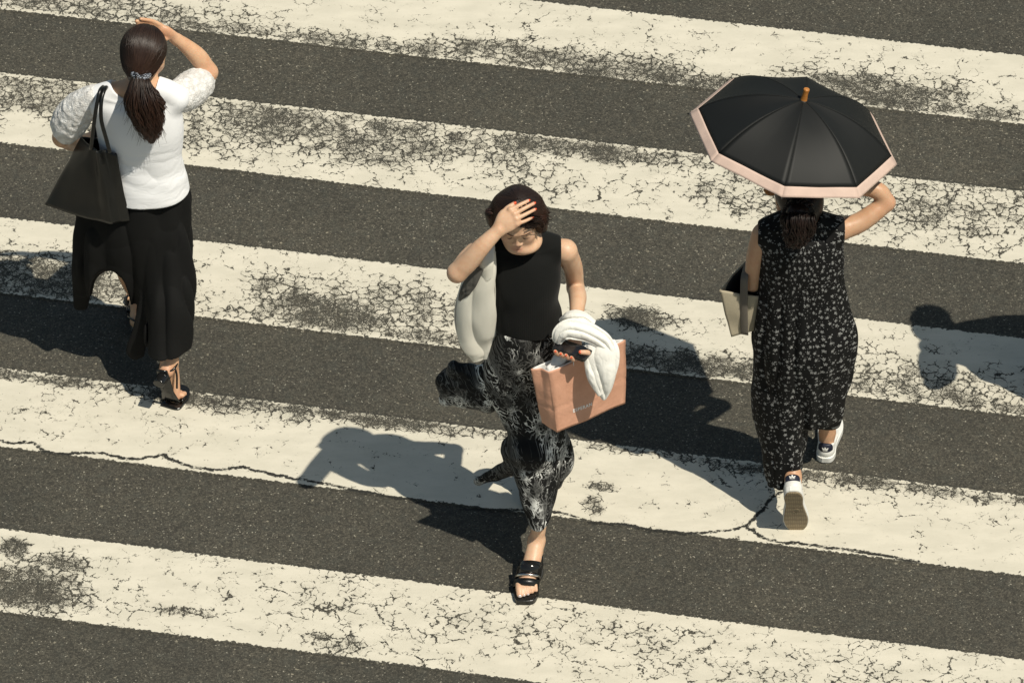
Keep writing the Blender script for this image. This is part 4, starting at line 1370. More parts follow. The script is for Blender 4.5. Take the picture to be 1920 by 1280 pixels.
    for k, (a, c, r) in enumerate(nails):
        d = (c - a) / np.linalg.norm(c - a)
        out = -FW - d * (-FW @ d); out /= np.linalg.norm(out)
        s = np.cross(d, out)
        ctr = c + d * r * .25 + out * r * .62
        nv = []
        nf = []
        th = np.arange(10) * 6.2832 / 10
        for lv, (sc, h) in enumerate(((1, -.25), (.92, .10), (.5, .30))):
            for t in th:
                nv.append(ctr + d * math.cos(t) * r * .98 * sc + s * math.sin(t) * r * .80 * sc + out * (h * r - .35 * r * (math.sin(t) * sc) ** 2))
        nv.append(ctr + out * r * .34)
        for lv in range(2):
            for i in range(10):
                k2 = (i + 1) % 10
                nf.append([lv * 10 + i, lv * 10 + k2, (lv + 1) * 10 + k2, (lv + 1) * 10 + i])
        for i in range(10): nf.append([20 + i, 20 + (i + 1) % 10, 30])
        toe = c[2] < .2
        mesh_obj('toenail' if toe else 'fingernail', nv, nf, TOE if toe else NAIL, root)
    # brows and lash lines
    DK = simple('dark_brow_hair', (0.095, 0.050, 0.032), .7, 300, .1)
    for sx in (-1, 1):
        tube('eyebrow', [[*W(sx * .014, .0955, .0225), .0014], [*W(sx * .028, .0945, .0275), .0016], [*W(sx * .044, .083, .0265), .0014], [*W(sx * .053, .073, .0215), .0008]], DK, root, 6)
        tube('eyelashes', [[*W(sx * .0185, .0850, -.0035), .0010], [*W(sx * .026, .0885, -.0065), .0017], [*W(sx * .036, .0868, -.0070), .0018], [*W(sx * .0455, .0785, -.0035), .0014]], DK, root, 6)
    # ---- hair: a bob with flicked ends
    HF = Field(H - .19, H + .19, .003)
    HF.ell(W(0, -.014, .030), (.0800, .0925, .0835), M, .01)
    HF.chain([[*W(-.055, -.02, .045), .040], [*W(-.083, -.012, -.015), .032], [*hd(918, 399, .02), .018]], .03)
    HF.chain([[*W(.052, -.02, .048), .042], [*W(.083, -.006, .0), .032], [*W(.088, .006, -.050), .024]], .03)
    HF.chain([[*W(-.075, -.01, .0), .030], [*W(-.078, .004, -.050), .024]], .03)
    HF.ell(W(0, -.050, -.035), (.072, .052, .056), M, .03)
    HF.ell(W(0, .118, -.025), (.061, .070, .085), M, .010, 'sub')
    HF.ell(W(0, .06, -.10), (.058, .074, .047), M, .010, 'sub')
    V, Q = HF.mesh(1)
    hair = mesh_obj('hair', V, Q, HAIR_M, root, attrs={'rnd': np.full(len(V), .2), 'tip': np.zeros(len(V))})
    R = np.array([.0865, .100, .0905]); c0 = np.array([0, -.014, .030])
    paths = []
    for i in range(1900):
        th = rng.rand() * 6.283            # 0 = her left (picture right), pi/2 = face
        front = math.exp(-((th - 1.5708) / .75) ** 2)
        side = 1 if th < 1.5708 or th > 4.712 else -1
        if rng.rand() < .12: side = -side
        end = 1.95 + .40 * rng.rand() - 1.0 * front
        P = []
        wob = rng.rand(3) * 6.28; rs = .7 + .6 * rng.rand()
        st = .04 + .55 * rng.rand() ** 1.5
        for t in np.linspace(0, 1, 13):
            phi = st + (end - st) * t
            tgt = 0.05 if side > 0 else 3.09
            a = th + front * (tgt - th) * (t ** .8) * .9
            d = np.array([math.sin(phi) * math.cos(a), math.sin(phi) * math.sin(a) * .98 + .10 * (1 - t), math.cos(phi)])
            fl = max(0, t - .60) / .40
            k = 1.0 + .10 * fl ** 1.5 * (1.25 if side < 0 else 1.1) + .010 * math.sin(wob[0] + t * 4)
            q = c0 + d * (R + .0004) * k
            if q[1] > .060 and q[2] < .045: q[1] = .060
            q = q + np.array([.0016, .0016, .0016]) * np.sin(wob + t * 4)
            P.append([*(H + M @ (q * S_)), (.0015 * rs) * (1.1 - t * .6)])
        P = np.array(P); P[:, :3] = HF.snap(P[:, :3], .0006 + .0012 * rng.rand(), False, .022)
        paths.append(P)
    def lobe(a, N, spr):
        return pony(a, int(N * 1.6), .006, .0011, spr, .45)
    paths += lobe([[*W(-.060, -.02, .055), .030], [*W(-.086, -.012, -.010), .030], [*hd(922, 398, .03), .020], [*hd(913, 401, .03), .012]], 36, 1.0)
    paths += lobe([[*W(.060, -.02, .058), .034], [*W(.092, -.006, .0), .034], [*hd(1014, 410, .04), .024], [*hd(1010, 421, .05), .014]], 50, 1.0)
    paths += lobe([[*W(.045, .07, .090), .020], [*W(.080, .045, .045), .014], [*W(.088, .035, -.005), .010], [*W(.080, .045, -.040), .006]], 26, 1.2)
    # a few fly-aways over the fingers
    for k in range(0):
        a = W(.02 + .03 * rng.rand(), .06 + .02 * rng.rand(), .095)
        b = hd(1003 + 8 * rng.rand(), 388 + 14 * rng.rand(), .105)
        c = hd(996 + 16 * rng.rand(), 404 + 12 * rng.rand(), .09)
        paths.append(catmull([[*a, .0009], [*((a + b) / 2 - FW * .02), .0009], [*b, .0008], [*c, .0004]], 5))
    strands('hair_locks', paths, HAIR_M, hair)
    # ---- black ribbed top
    n = NB('black_ribbed_knit')
    o = n.obj()
    s = n.sep(o)
    rib = n.math('SINE', n.math('MULTIPLY', n.math('ADD', s[0], n.math('MULTIPLY', s[1], .25)), 900))
    KNIT = n.done((0.0040, 0.0043, 0.0038), .9, n.bump(rib, .12, .001), Specular_IOR_Level=0.25, Sheen_Weight=0.06)
    T = Field([-.16, -1.30, .82], [.26, -.90, 1.42], .003)
    fd = folds((1, 1, .7), 11, .005, 3, 26, .002)
    T.loft(f.rows([(458, 930, 1040, .05, .060), (476, 924, 1052, .045, .092), (520, 921, 1054, .03, .110), (560, 925, 1048, .02, .101), (590, 924, 1054, .02, .102), (606, 925, 1055, .02, .102)]), .01, disp=fd)
    T.chain([j(926, 468, .045, .046), j(945, 458, .05, .044), j(975, 451, .055, .050), j(1020, 456, .05, .044), j(1046, 466, .045, .047)], .03, 8)
    T.ell(j(982, 422, .0), (.058, .080, .060), None, .006, 'sub')
    T.half(j(924, 500, 0), (-1, 0, -.03), .006)
    T.half(j(1053, 500, 0), (1, 0, .02), .006)
    T.half(j(990, 607, .02), (-.03, .03, -1), .006)
    V, Q = T.mesh(1)
    mesh_obj('sleeveless_top', V, Q, KNIT, root)
    # ---- skirt
    K = Field([-.32, -1.56, .12], [.30, -.86, .96], .0036)
    fv = plus(folds((1, 1, .35), 13, .010, 5), ridges((1, 1, .28), 13, .018, 25))
    K.loft(f.rows([(600, 931, 1051, .02, .096), (640, 918, 1056, .02, .118), (690, 906, 1056, .02, .128), (735, 918, 1058, .0, .122), (785, 942, 1054, -.03, .105), (830, 954, 1052, -.07, .09),
                   (868, 956, 1052, -.11, .08), (910, 968, 1047, -.14, .07), (950, 980, 1041, -.18, .056), (986, 990, 1030, -.215, .046)]), .02, disp=fv)
    fw_ = folds((1, 1, 1), 17, .012, 8, 40, .004)
    K.chain([j(935, 722, .04, .10), j(890, 724, .07, .083), j(866, 722, .09, .080), j(858, 722, .10, .078)], .03, 5, flat=((0, 1, -.2), .42), disp=fw_)
    K.chain([j(878, 694, .08, .034), j(858, 692, .09, .026), j(852, 686, .09, .020)], .02, 5, disp=fw_)
    K.chain([j(920, 748, .06, .05), j(870, 748, .08, .045), j(844, 746, .10, .036)], .03, 5, flat=((0, 1, -.2), .5), disp=fw_)
    K.chain([j(968, 868, -.08, .045), j(942, 884, -.03, .030), j(918, 894, .0, .024), j(898, 902, .01, .018)], .03, 6, flat=((0, 1, 0), .6), disp=folds((1, 1, 1), 28, .007, 2))
    K.chain([j(1038, 812, -.05, .040), j(1050, 842, -.04, .048), j(1050, 868, -.05, .046), j(1038, 900, -.09, .036)], .03, 5, disp=folds((1, 1, .4), 26, .008, 6))
    K.chain([j(958, 845, -.08, .036), j(985, 850, -.13, .04), j(1010, 860, -.15, .04)], .03, 5, disp=fw_)
    K.half(j(1010, 984, -.215), (.08, 0, -1), .004)
    V, Q = K.mesh(1)
    # printed along the body: width runs round it, length down it
    ang = V[:, 0] * 1.0 + .35 * V[:, 1]
    uv = np.stack([ang + 3, V[:, 2] * .80 - V[:, 1] * .62 + 3], 1)
    mesh_obj('skirt', V, Q, lily_mat(), root, uv=uv)
    # ---- mules
    SILVER = simple('silver_leather', (0.62, 0.60, 0.57), .22, 200, .05, .0005, .05, Metallic=1.0)
    for c0_, hl, front in ((ballF, heelF, True), (ballB, heelB, False)):
        sh = bpy.data.objects.new('mule', None); COL.objects.link(sh); sh.parent = root; sh['_w'] = [float(v) for v in base]
        fwd = np.array([-.06, -1, 0.0]); fwd /= np.linalg.norm(fwd)
        rt = np.array([1.0, -.06, 0]); up = np.array([0, 0, 1.0])
        if not front:
            fwd = np.array([0, -.80, -.60]); rt = np.array([1.0, 0, 0]); up = np.array([0, -.60, .80])
        Mf = np.array([rt, fwd, up]).T
        b0 = c0_ - up * .020
        sole_mesh('sole', [(-.036, -.055), (.036, -.055), (.043, .0), (.043, .040), (.026, .082), (-.030, .084), (-.044, .045), (-.044, .0)], Mf, b0, (.0215 if front else .02), BLACK_LEATHER, sh, .0)
        hs = hl - up * .028
        if front:
            ribbon('insole', [hs - fwd * .03, hs + fwd * .02, hs + fwd * .07 - up * .02, b0 - fwd * .03 - up * .004], [.05, .054, .060, .074], [up] * 4, .007, BLACK_LEATHER, sh, 5)
            hb = Field(hs - .11, hs + .11, .003)
            hb.chain([[*(hs - up * .008 - fwd * .005), .026], [hs[0], hs[1], .004, .024]], .002, 2)
            hb.half(np.array([hs[0], hs[1], 0.002]), (0, 0, -1), .002)
        else:
            ribbon('insole', [hs - fwd * .03, hs + fwd * .02, hs + fwd * .07, b0 - fwd * .03], [.05, .054, .060, .074], [up] * 4, .007, BLACK_LEATHER, sh, 5)
            hb = Field(hs - .12, hs + .12, .003)
            hb.chain([[*(hs - up * .008), .026], [*(hs - up * .062), .024]], .002, 2)
            hb.half(hs - up * .06, -up, .002)
        V, Q = hb.mesh(1)
        mesh_obj('heel', V, Q, BLACK_LEATHER, sh)
        def band(name, back, w_, hgt, mat, th=.003, half=.043):
            P, N = [], []
            ank_ = ankF if front else ankB
            fwd = (c0_ - ank_) / np.linalg.norm(c0_ - ank_); up = np.cross(rt, fwd); up = up if up[2] > 0 else -up
            cen = c0_ - fwd * back
            for a in np.linspace(-.45, math.pi + .45, 17):
                P.append(cen - rt * math.cos(a) * half * (1 if 0 < a < math.pi else .98) + up * (math.sin(a) * hgt - .004)); N.append(-rt * math.cos(a) + up * math.sin(a) * 1.2)
            # width runs along the foot
            V, F = [], []
            for p, nn in zip(P, N):
                nn = nn / np.linalg.norm(nn)
                for k, o2 in ((-.5, 0), (.5, 0), (.5, th), (-.5, th)):
                    V.append(p + fwd * w_ * k + nn * o2 - (up * max(0, k) * w_ * .45))
            for i in range(len(P) - 1):
                for k in range(4):
                    k2 = (k + 1) % 4
                    F.append([i * 4 + k, (i + 1) * 4 + k, (i + 1) * 4 + k2, i * 4 + k2])
            F.append([0, 1, 2, 3]); m = 4 * (len(P) - 1); F.append([m + 3, m + 2, m + 1, m])
            mesh_obj(name, V, F, mat, sh)
        band('strap', .043, .046, .0440, PATENT, .003, .043)
        band('strap', .014, .007, .0370, SILVER, .004, .043)
        band('strap', -.012, .026, .0350, BLACK_LEATHER, .003, .044)

    # ---- slouchy white tote on her right shoulder
    tb = empty('tote_bag', j(892, 660, -.03), 'slouchy off-white cloth tote on the shoulder of the woman in the sleeveless top', 'handbag')
    n = NB('off_white_canvas')
    o = n.obj()
    big = n.noise(n.vmath('MULTIPLY', o, (1.6, 1.0, .5)), 11, 3)
    CANV = n.done(n.mix(n.ramp(big, .3, .7), (0.70, 0.67, 0.58), (0.77, 0.74, 0.645)), .85, n.bump(n.noise(o, 600, 2), .2, .0008))
    pth = [j(915, 470, -.02), j(907, 505, -.025), j(896, 542, -.03), j(891, 590, -.03), j(894, 634, -.025), j(904, 660, -.02), j(908, 673, -.02)]
    wid = [.054, .086, .126, .143, .128, .094, .074]
    nn = np.array([-.02, -.80, .60]); nn /= np.linalg.norm(nn)
    drape('front_panel', pth, wid, [.012, .018, .022, .020, .014, .008, .004], CANV, tb, 1.5, .0075, 21, nrm=nn, th=.003)
    drape('back_panel', pth, wid, [.014, .022, .030, .030, .022, .012, .004], CANV, tb, 1.3, .008, 27, nrm=-nn, th=.003)
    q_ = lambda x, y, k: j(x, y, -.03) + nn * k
    drape('lining', [q_(862, 562, .009), q_(872, 546, .021), q_(884, 526, .025), q_(896, 500, .021)], [.010, .036, .046, .046], [.004, .004, .005, .004], simple('painted_opening_shade', (.085, .080, .070), .9, 200, .1), tb, 1.0, .002, 8, nrm=nn)  # not a true lining: dark sheet on the front, painting the opening's inner shade
    SB = Field([-.22, -1.26, 1.08], [.0, -.94, 1.42], .003)
    SB.chain([j(910, 512, -.035, .030), j(912, 484, -.035, .030), j(913, 464, -.005, .030), j(913, 456, .045, .030), j(912, 470, .09, .030), j(908, 505, .06, .030)], .004, 12, flat=((-.35, -.75, .56), .22), disp=folds((1.5, 1, .2), 40, .003, 5))
    V, Q = SB.mesh(1)
    mesh_obj('strap', V, Q, CANV, tb)

    # ---- phone
    ph = empty('smartphone', pc, 'black smartphone lying in the palm of the woman in the sleeveless top', 'phone')
    def slab(name, c, L, Wd, T_, mat, parent, r=.010):
        pts = []
        for cx, cy, a0 in ((L / 2 - r, Wd / 2 - r, 0), (-L / 2 + r, Wd / 2 - r, 90), (-L / 2 + r, -Wd / 2 + r, 180), (L / 2 - r, -Wd / 2 + r, 270)):
            for k in range(5):
                a = math.radians(a0 + k * 22.5); pts.append((cx + r * math.cos(a), cy + r * math.sin(a)))
        m = len(pts); V = []
        for z, s in ((-T_ / 2, .985), (-T_ / 2 + .0012, 1), (T_ / 2 - .0012, 1), (T_ / 2, .985)):
            for x, y in pts: V.append(c + ld * x * s + wdv * y * s + np.array([0, 0, z]) + ld * 0)
        F = [[l * m + i, l * m + (i + 1) % m, (l + 1) * m + (i + 1) % m, (l + 1) * m + i] for l in range(3) for i in range(m)]
        F += [list(range(m))[::-1], [3 * m + i for i in range(m)]]
        return mesh_obj(name, V, F, mat, parent, smooth=False)
    slab('case', pc - np.array([0, 0, .008]), .132, .068, .012, simple('black_phone_case', (.014, .014, .014), .5, 200, .1), ph)
    slab('screen', pc + np.array([0, 0, -.0012]), .124, .061, .0022, simple('dark_glass', (.012, .012, .014), .08, 20, .0), ph, .007)

    # ---- cardigan draped over her wrist
    WHITE = cloth_mat('soft_white_cloth', (0.80, 0.78, 0.72), .85, 1000, .22, fold=1.0)
    ct = bpy.data.objects.new('draped_cardigan', None); COL.objects.link(ct)
    ct.location = j(1130, 690, -.2); ct['_w'] = [float(v) for v in ct.location]
    tag(ct, 'white cardigan draped over the wrist above the peach paper bag', 'cardigan')
    # the part that hangs down in front of the bag, and its shaded inner fold
    drape('hanging_part', [j(1126, 640, -.225), j(1130, 668, -.255), j(1131, 700, -.275), j(1132, 728, -.285), j(1132, 749, -.290)], [.100, .118, .098, .060, .014], [.014, .016, .014, .008, .002], WHITE, ct, 1.7, .010, 3)
    drape('inner_fold', [j(1108, 648, -.235), j(1106, 676, -.262), j(1113, 706, -.285), j(1126, 740, -.295)], [.034, .040, .044, .020], [.004, .006, .008, .003], WHITE, ct, 1.6, .007, 9)
    # gathered over the wrist and along towards the right
    drape('wrist_wrap', [j(1044, 642, -.220), j(1051, 626, -.220), j(1068, 617, -.215), j(1092, 619, -.215), j(1116, 629, -.225), j(1134, 642, -.235), j(1146, 660, -.250)],
          [.030, .060, .074, .074, .068, .056, .034], [.004, .010, .013, .014, .012, .010, .005], WHITE, ct, 2.6, .008, 5, nu=64, nv=160)
    drape('wrist_wrap', [j(1056, 604, -.11), j(1072, 597, -.13), j(1092, 599, -.13), j(1112, 610, -.14)], [.040, .056, .056, .040], [.016, .026, .026, .016], WHITE, ct, 2.6, .007, 11)

    # ---- peach paper bag
    pb = empty('paper_bag', j(1085, 760, -.20), 'peach paper shopping bag with white lettering held by the woman in the sleeveless top', 'shopping bag')
    n = NB('peach_paper')
    o = n.obj()
    cr = n.noise(o, 24, 4, .6)
    PEACH = n.done(n.mix(n.ramp(cr, .3, .7), (.575, .298, .192), (.625, .332, .220)), .5, n.bump(n.math('ADD', cr, n.math('MULTIPLY', n.noise(o, 90, 3), .2)), .5, .007))
    PAPERW = simple('white_paper', (.70, .69, .66), .7, 60, .3, .002, .05)
    tp = [j(1029, 697, -.292), j(1173, 637, -.110), j(1138, 631, -.095), j(995, 692, -.275)]
    bt = [j(1046, 811, -.300), j(1173, 756, -.125), j(1146, 742, -.085), j(1016, 792, -.262)]
    def tf(k, s, t, nrm, a, b):
        d = 0
        if k in (3, 1):
            d = -nrm * .012 * (1 - abs(2 * s - 1)) * max(0, 1 - t * 1.5)
        # the crease left by the folded-flat base
        return d - nrm * .0026 * math.exp(-((t - .62 + .05 * (s if k == 0 else 0)) / .018) ** 2) + (nrm * .003 * math.sin(s * 9 + t * 4) * (1 if k in (0, 2) else .3))
    pbody = shell_bag('body', tp, bt, PEACH, pb, 18, 30, .004, .0022, .0016, 9, 41, round_=.0, topfn=tf)
    cen = sum(np.array(p) for p in tp) / 4
    def inset(ring, d):
        out_ = []
        for k in range(4):
            a_, b_, c_ = ring[k - 1], ring[k], ring[(k + 1) % 4]
            u_ = (a_ - b_) / np.linalg.norm(a_ - b_); v_ = (c_ - b_) / np.linalg.norm(c_ - b_)
            out_.append(b_ + (u_ + v_) * d)
        return out_
    tpi = [p + np.array([0, 0, .0035]) for p in inset([np.asarray(q, float) for q in tp], .004)]; bti = [p + np.array([0, 0, .03]) for p in inset([np.asarray(q, float) for q in bt], .014)]
    shell_bag('lining', tpi, bti, PAPERW, pb, 18, 24, .0, .0018, .001, 9, 41, round_=0, topfn=tf)
    # crumpled tissue inside
    Tq = Field(cen - .22, cen + .22, .0036)
    tz = lambda X, Y, Z: .010 * noise3(X, Y, Z, 26, 3) + .006 * np.abs(noise3(X, Y, Z, 55, 4))
    e = tp[1] - tp[0]; q0 = (tp[0] + tp[3]) / 2 + np.array([.012, .004, 0]); q1 = (tp[1] + tp[2]) / 2 - np.array([.03, .012, 0])
    Tq.chain([[*(q0 + (q1 - q0) * .14 - np.array([0, 0, .016])), .020], [*(q0 + (q1 - q0) * .35 + np.array([0, .01, .006])), .026], [*(q0 + (q1 - q0) * .6 - np.array([0, 0, .030])), .022], [*(q0 + (q1 - q0) * .95 - np.array([0, 0, .035])), .018]], .01, 5, disp=tz)
    V, Q = Tq.mesh(0)
    mesh_obj('tissue_paper', V, Q, PAPERW, pb)
    for k in (0, 1):
        a = (tp[0] * .68 + tp[1] * .32) if k == 0 else (tp[3] * .68 + tp[2] * .32)
        b = (tp[0] * .38 + tp[1] * .62) if k == 0 else (tp[3] * .38 + tp[2] * .62)
        top_ = pc + np.array([.01, .03 - .015 * k, -.045])
        tube('handle', [[*(a - np.array([0, 0, .03])), .0022], [*(a + np.array([0, 0, .01])), .0022], [*top_, .0022], [*(b + np.array([0, 0, .01])), .0022], [*(b - np.array([0, 0, .03])), .0022]], PAPERW, pb)
    # lettering on the wide face, along its lower crease
    tc = bpy.data.curves.new('lettering', 'FONT')
    tc.body = 'ESPERAN'; tc.size = .0195; tc.space_character = 1.18; tc.extrude = .0002; tc.offset = .0005
    to = bpy.data.objects.new('lettering', tc)
    COL.objects.link(to)
    dg = bpy.context.evaluated_depsgraph_get()
    me = to.evaluated_get(dg).to_mesh()
    vs = np.array([list(v.co) for v in me.vertices]); fs_ = [list(p.vertices) for p in me.polygons]
    to.evaluated_get(dg).to_mesh_clear()
    bpy.data.objects.remove(to)
    def face(s, t):
        a = tp[0] * (1 - t) + bt[0] * t; b = tp[1] * (1 - t) + bt[1] * t
        e_ = b - a; nr = np.cross(e_, bt[0] - tp[0]); nr /= np.linalg.norm(nr)
        if nr[1] > 0: nr = -nr
        return a + e_ * s, nr
    Lb = np.linalg.norm(tp[1] - tp[0]); Hb = np.linalg.norm(bt[0] - tp[0])
    from mathutils.bvhtree import BVHTree
    bme = pbody.data; bo = np.array(pb['_w'])
    bvh = BVHTree.FromPolygons([v.co[:] for v in bme.vertices], [p_.vertices[:] for p_ in bme.polygons])
    out = []
    for x, y, z in vs:
        p, nr = face(.245 + x / Lb * .96, .790 - y / Hb - (x / Lb) * .02)
        hit = bvh.ray_cast(Vector(p + nr * .05 - bo), Vector(-nr))[0]
        out.append((np.array(hit) + bo if hit is not None else p) + nr * (.0008 + z))
    mesh_obj('lettering', out, fs_, simple('white_ink', (.85, .83, .80), .6, 100, .0), pb, smooth=False)
    return root


MIDDLE = woman_middle()
# ------------------------------------------------------------------ woman in the sprigged dress, walking away under a parasol
def sprig_mat():
    n = NB('black_sprigged_cloth')
    uv = n.uv()
    masks = []
    def flower(scale, off, r0, petals, lim, jit):
        p = n.vmath('ADD', uv, (off, off * 1.3, 0))
        v = n.vor(p, scale, 'F1', '2D', jit)
        d = n.vmath('SUBTRACT', p, v.outputs['Position'])
        s = n.sep(d)
        rnd = n.sep(v.outputs['Color'])
        a = n.math('ADD', n.math('ARCTAN2', s[1], s[0]), n.math('MULTIPLY', rnd[0], 6.28))
        r = n.vmath('LENGTH', d)
        lobe = n.math('ABSOLUTE', n.math('COSINE', n.math('MULTIPLY', a, petals / 2)))
        rr = n.math('MULTIPLY', n.math('ADD', .30, n.math('MULTIPLY', lobe, .70)), r0)
        m = n.ramp(n.math('SUBTRACT', r, rr), -.0008, .0006, 1.0, 0.0)
        return n.math('MULTIPLY', m, n.math('GREATER_THAN', rnd[1], lim))
    masks.append(flower(38, 0.0, .0064, 5, .28, .70))
    masks.append(flower(56, 2.3, .0034, 3, .55, 1.0))
    masks.append(flower(95, 5.1, .0017, 1, .60, 1.0))
    m = masks[0]
    for k in masks[1:]: m = n.math('MAXIMUM', m, k)
    m = n.math('MULTIPLY', m, n.ramp(n.noise(uv, 420, 2), .36, .58, .25, 1.0))
    c = n.mix(m, (0.0034, 0.0034, 0.0034), (0.31, 0.31, 0.30))
    h = n.noise(n.vmath('MULTIPLY', n.obj(), (1, 1, .12)), 130, 2)
    return n.done(c, .78, n.bump(h, .25, .0015), Specular_IOR_Level=0.25)


WHITE_LEATHER = simple('white_leather', (0.74, 0.73, 0.69), .45, 300, .12, .0008, .05)
NAVY = simple('navy_leather', (0.010, 0.012, 0.028), .5, 300, .1)
GUM = None


def sneaker(c, M, parent, planted):
    """c: centre of the heel on the ground side; M columns: right, forward, up"""
    global GUM
    if GUM is None:
        n = NB('gum_rubber')
        o = n.obj()
        v = n.vor(o, 150, 'F1', '3D', .15)
        GUM = n.done(n.mix(n.ramp(v.outputs['Distance'], .2, .6), (.40, .31, .19), (.22, .165, .10)), .6, n.bump(v.outputs['Distance'], .6, .002))
    sh = bpy.data.objects.new('sneaker', None); COL.objects.link(sh); sh.parent = parent; sh['_w'] = list(parent['_w'])
    out = lambda V: np.asarray(c) + np.asarray(V) @ np.asarray(M).T
    def emit(name, F, mat, sm=1):
        V, Q = F.mesh(sm)
        return mesh_obj(name, out(V), Q, mat, sh)
    U = Field([-.06, -.02, .0], [.06, .27, .12], .0026)
    U.chain([[0, .032, .040, .033], [0, .075, .045, .034], [0, .12, .044, .037], [0, .175, .036, .041], [0, .215, .026, .036]], .02, 6)
    U.chain([[0, .036, .040, .032], [0, .034, .066, .030]], .005, 4)
    U.half((0, 0, .022), (0, 0, -1), .002)
    U.half((0, .02, .079), (0, .35, 1), .004)
    U.fn([-.06, -.02, 0], [.06, .27, .12], lambda X, Y, Z: (np.sqrt((X / .0245) ** 2 + ((Y - .060) / .046) ** 2 + ((Z - .085) / .055) ** 2) - 1) * .025, .004, 'sub')
    emit('upper', U, WHITE_LEATHER)
    outl = [(-.010, -.004), (.022, .002), (.036, .035), (.034, .085), (.042, .140), (.047, .185), (.036, .235), (.005, .262), (-.030, .245), (-.046, .195), (-.043, .145), (-.033, .085), (-.035, .035), (-.026, .006)]
    if not planted:
        outl = [(x, y) for x, y in outl]
    Ms = np.asarray(M)
    sole_mesh('sole', outl, Ms, np.asarray(c), .024, WHITE_LEATHER, sh, .027)
    sole_mesh('outsole', [(x * .93, .128 + (y - .128) * .965) for x, y in outl], Ms, np.asarray(c), .006, GUM, sh, .0045)
    if not planted:
        for k in range(3):
            th = np.linspace(0, 6.283, 17)
            tube('tread_ring', [[*out(np.array([[.004 + .011 * math.cos(t) * (1 + .2 * k), .118 + .012 * math.sin(t), -.0015]]))[0], .0011] for t in th], GUM, sh, 5, 1) if k == 0 else None
    # heel tab: a navy patch wrapped round the back, with the white three-leaf mark
    T = Field([-.05, -.03, .03], [.05, .08, .10], .0024)
    T.chain([[0, .036, .040, .0350], [0, .034, .066, .0335]], .004, 4)
    T.half((0, .018, 0), (0, 1, 0), .001)
    T.half((0, 0, .084), (0, 0, 1), .003)
    T.fn([-.05, -.03, .03], [.05, .08, .10], lambda X, Y, Z: .043 + .42 * np.abs(X) - Z, .003, 'and')
    tabm = emit('heel_tab', T, NAVY)
    V, F = [], []
    def leaf(cx, cz, L, w_, ang):
        n0 = len(V)
        for k in range(12):
            t = k * 6.2832 / 12
            x, z = math.sin(t) * w_ * (1 + .0), math.cos(t) * L
            x, z = x * math.cos(ang) + z * math.sin(ang), -x * math.sin(ang) + z * math.cos(ang)
            px, pz = cx + x, cz + z
            yy = .035 - math.sqrt(max(0, (.0345 + .0008) ** 2 - px ** 2)) - .0006 + (.0014 if pz > .066 else 0)
            V.append([px, yy, pz])
        F.append(list(range(n0, n0 + 12)))
    leaf(0, .0700, .0072, .0034, 0); leaf(-.0070, .0675, .0068, .0030, -.75); leaf(.0070, .0675, .0068, .0030, .75)
    leaf(0, .0590, .0011, .0100, 0); leaf(-.007, .0620, .0010, .0040, .3); leaf(.007, .0620, .0010, .0040, -.3)
    mesh_obj('emblem', out(np.array(V)), F, WHITE_LEATHER, tabm, smooth=False)
    return sh


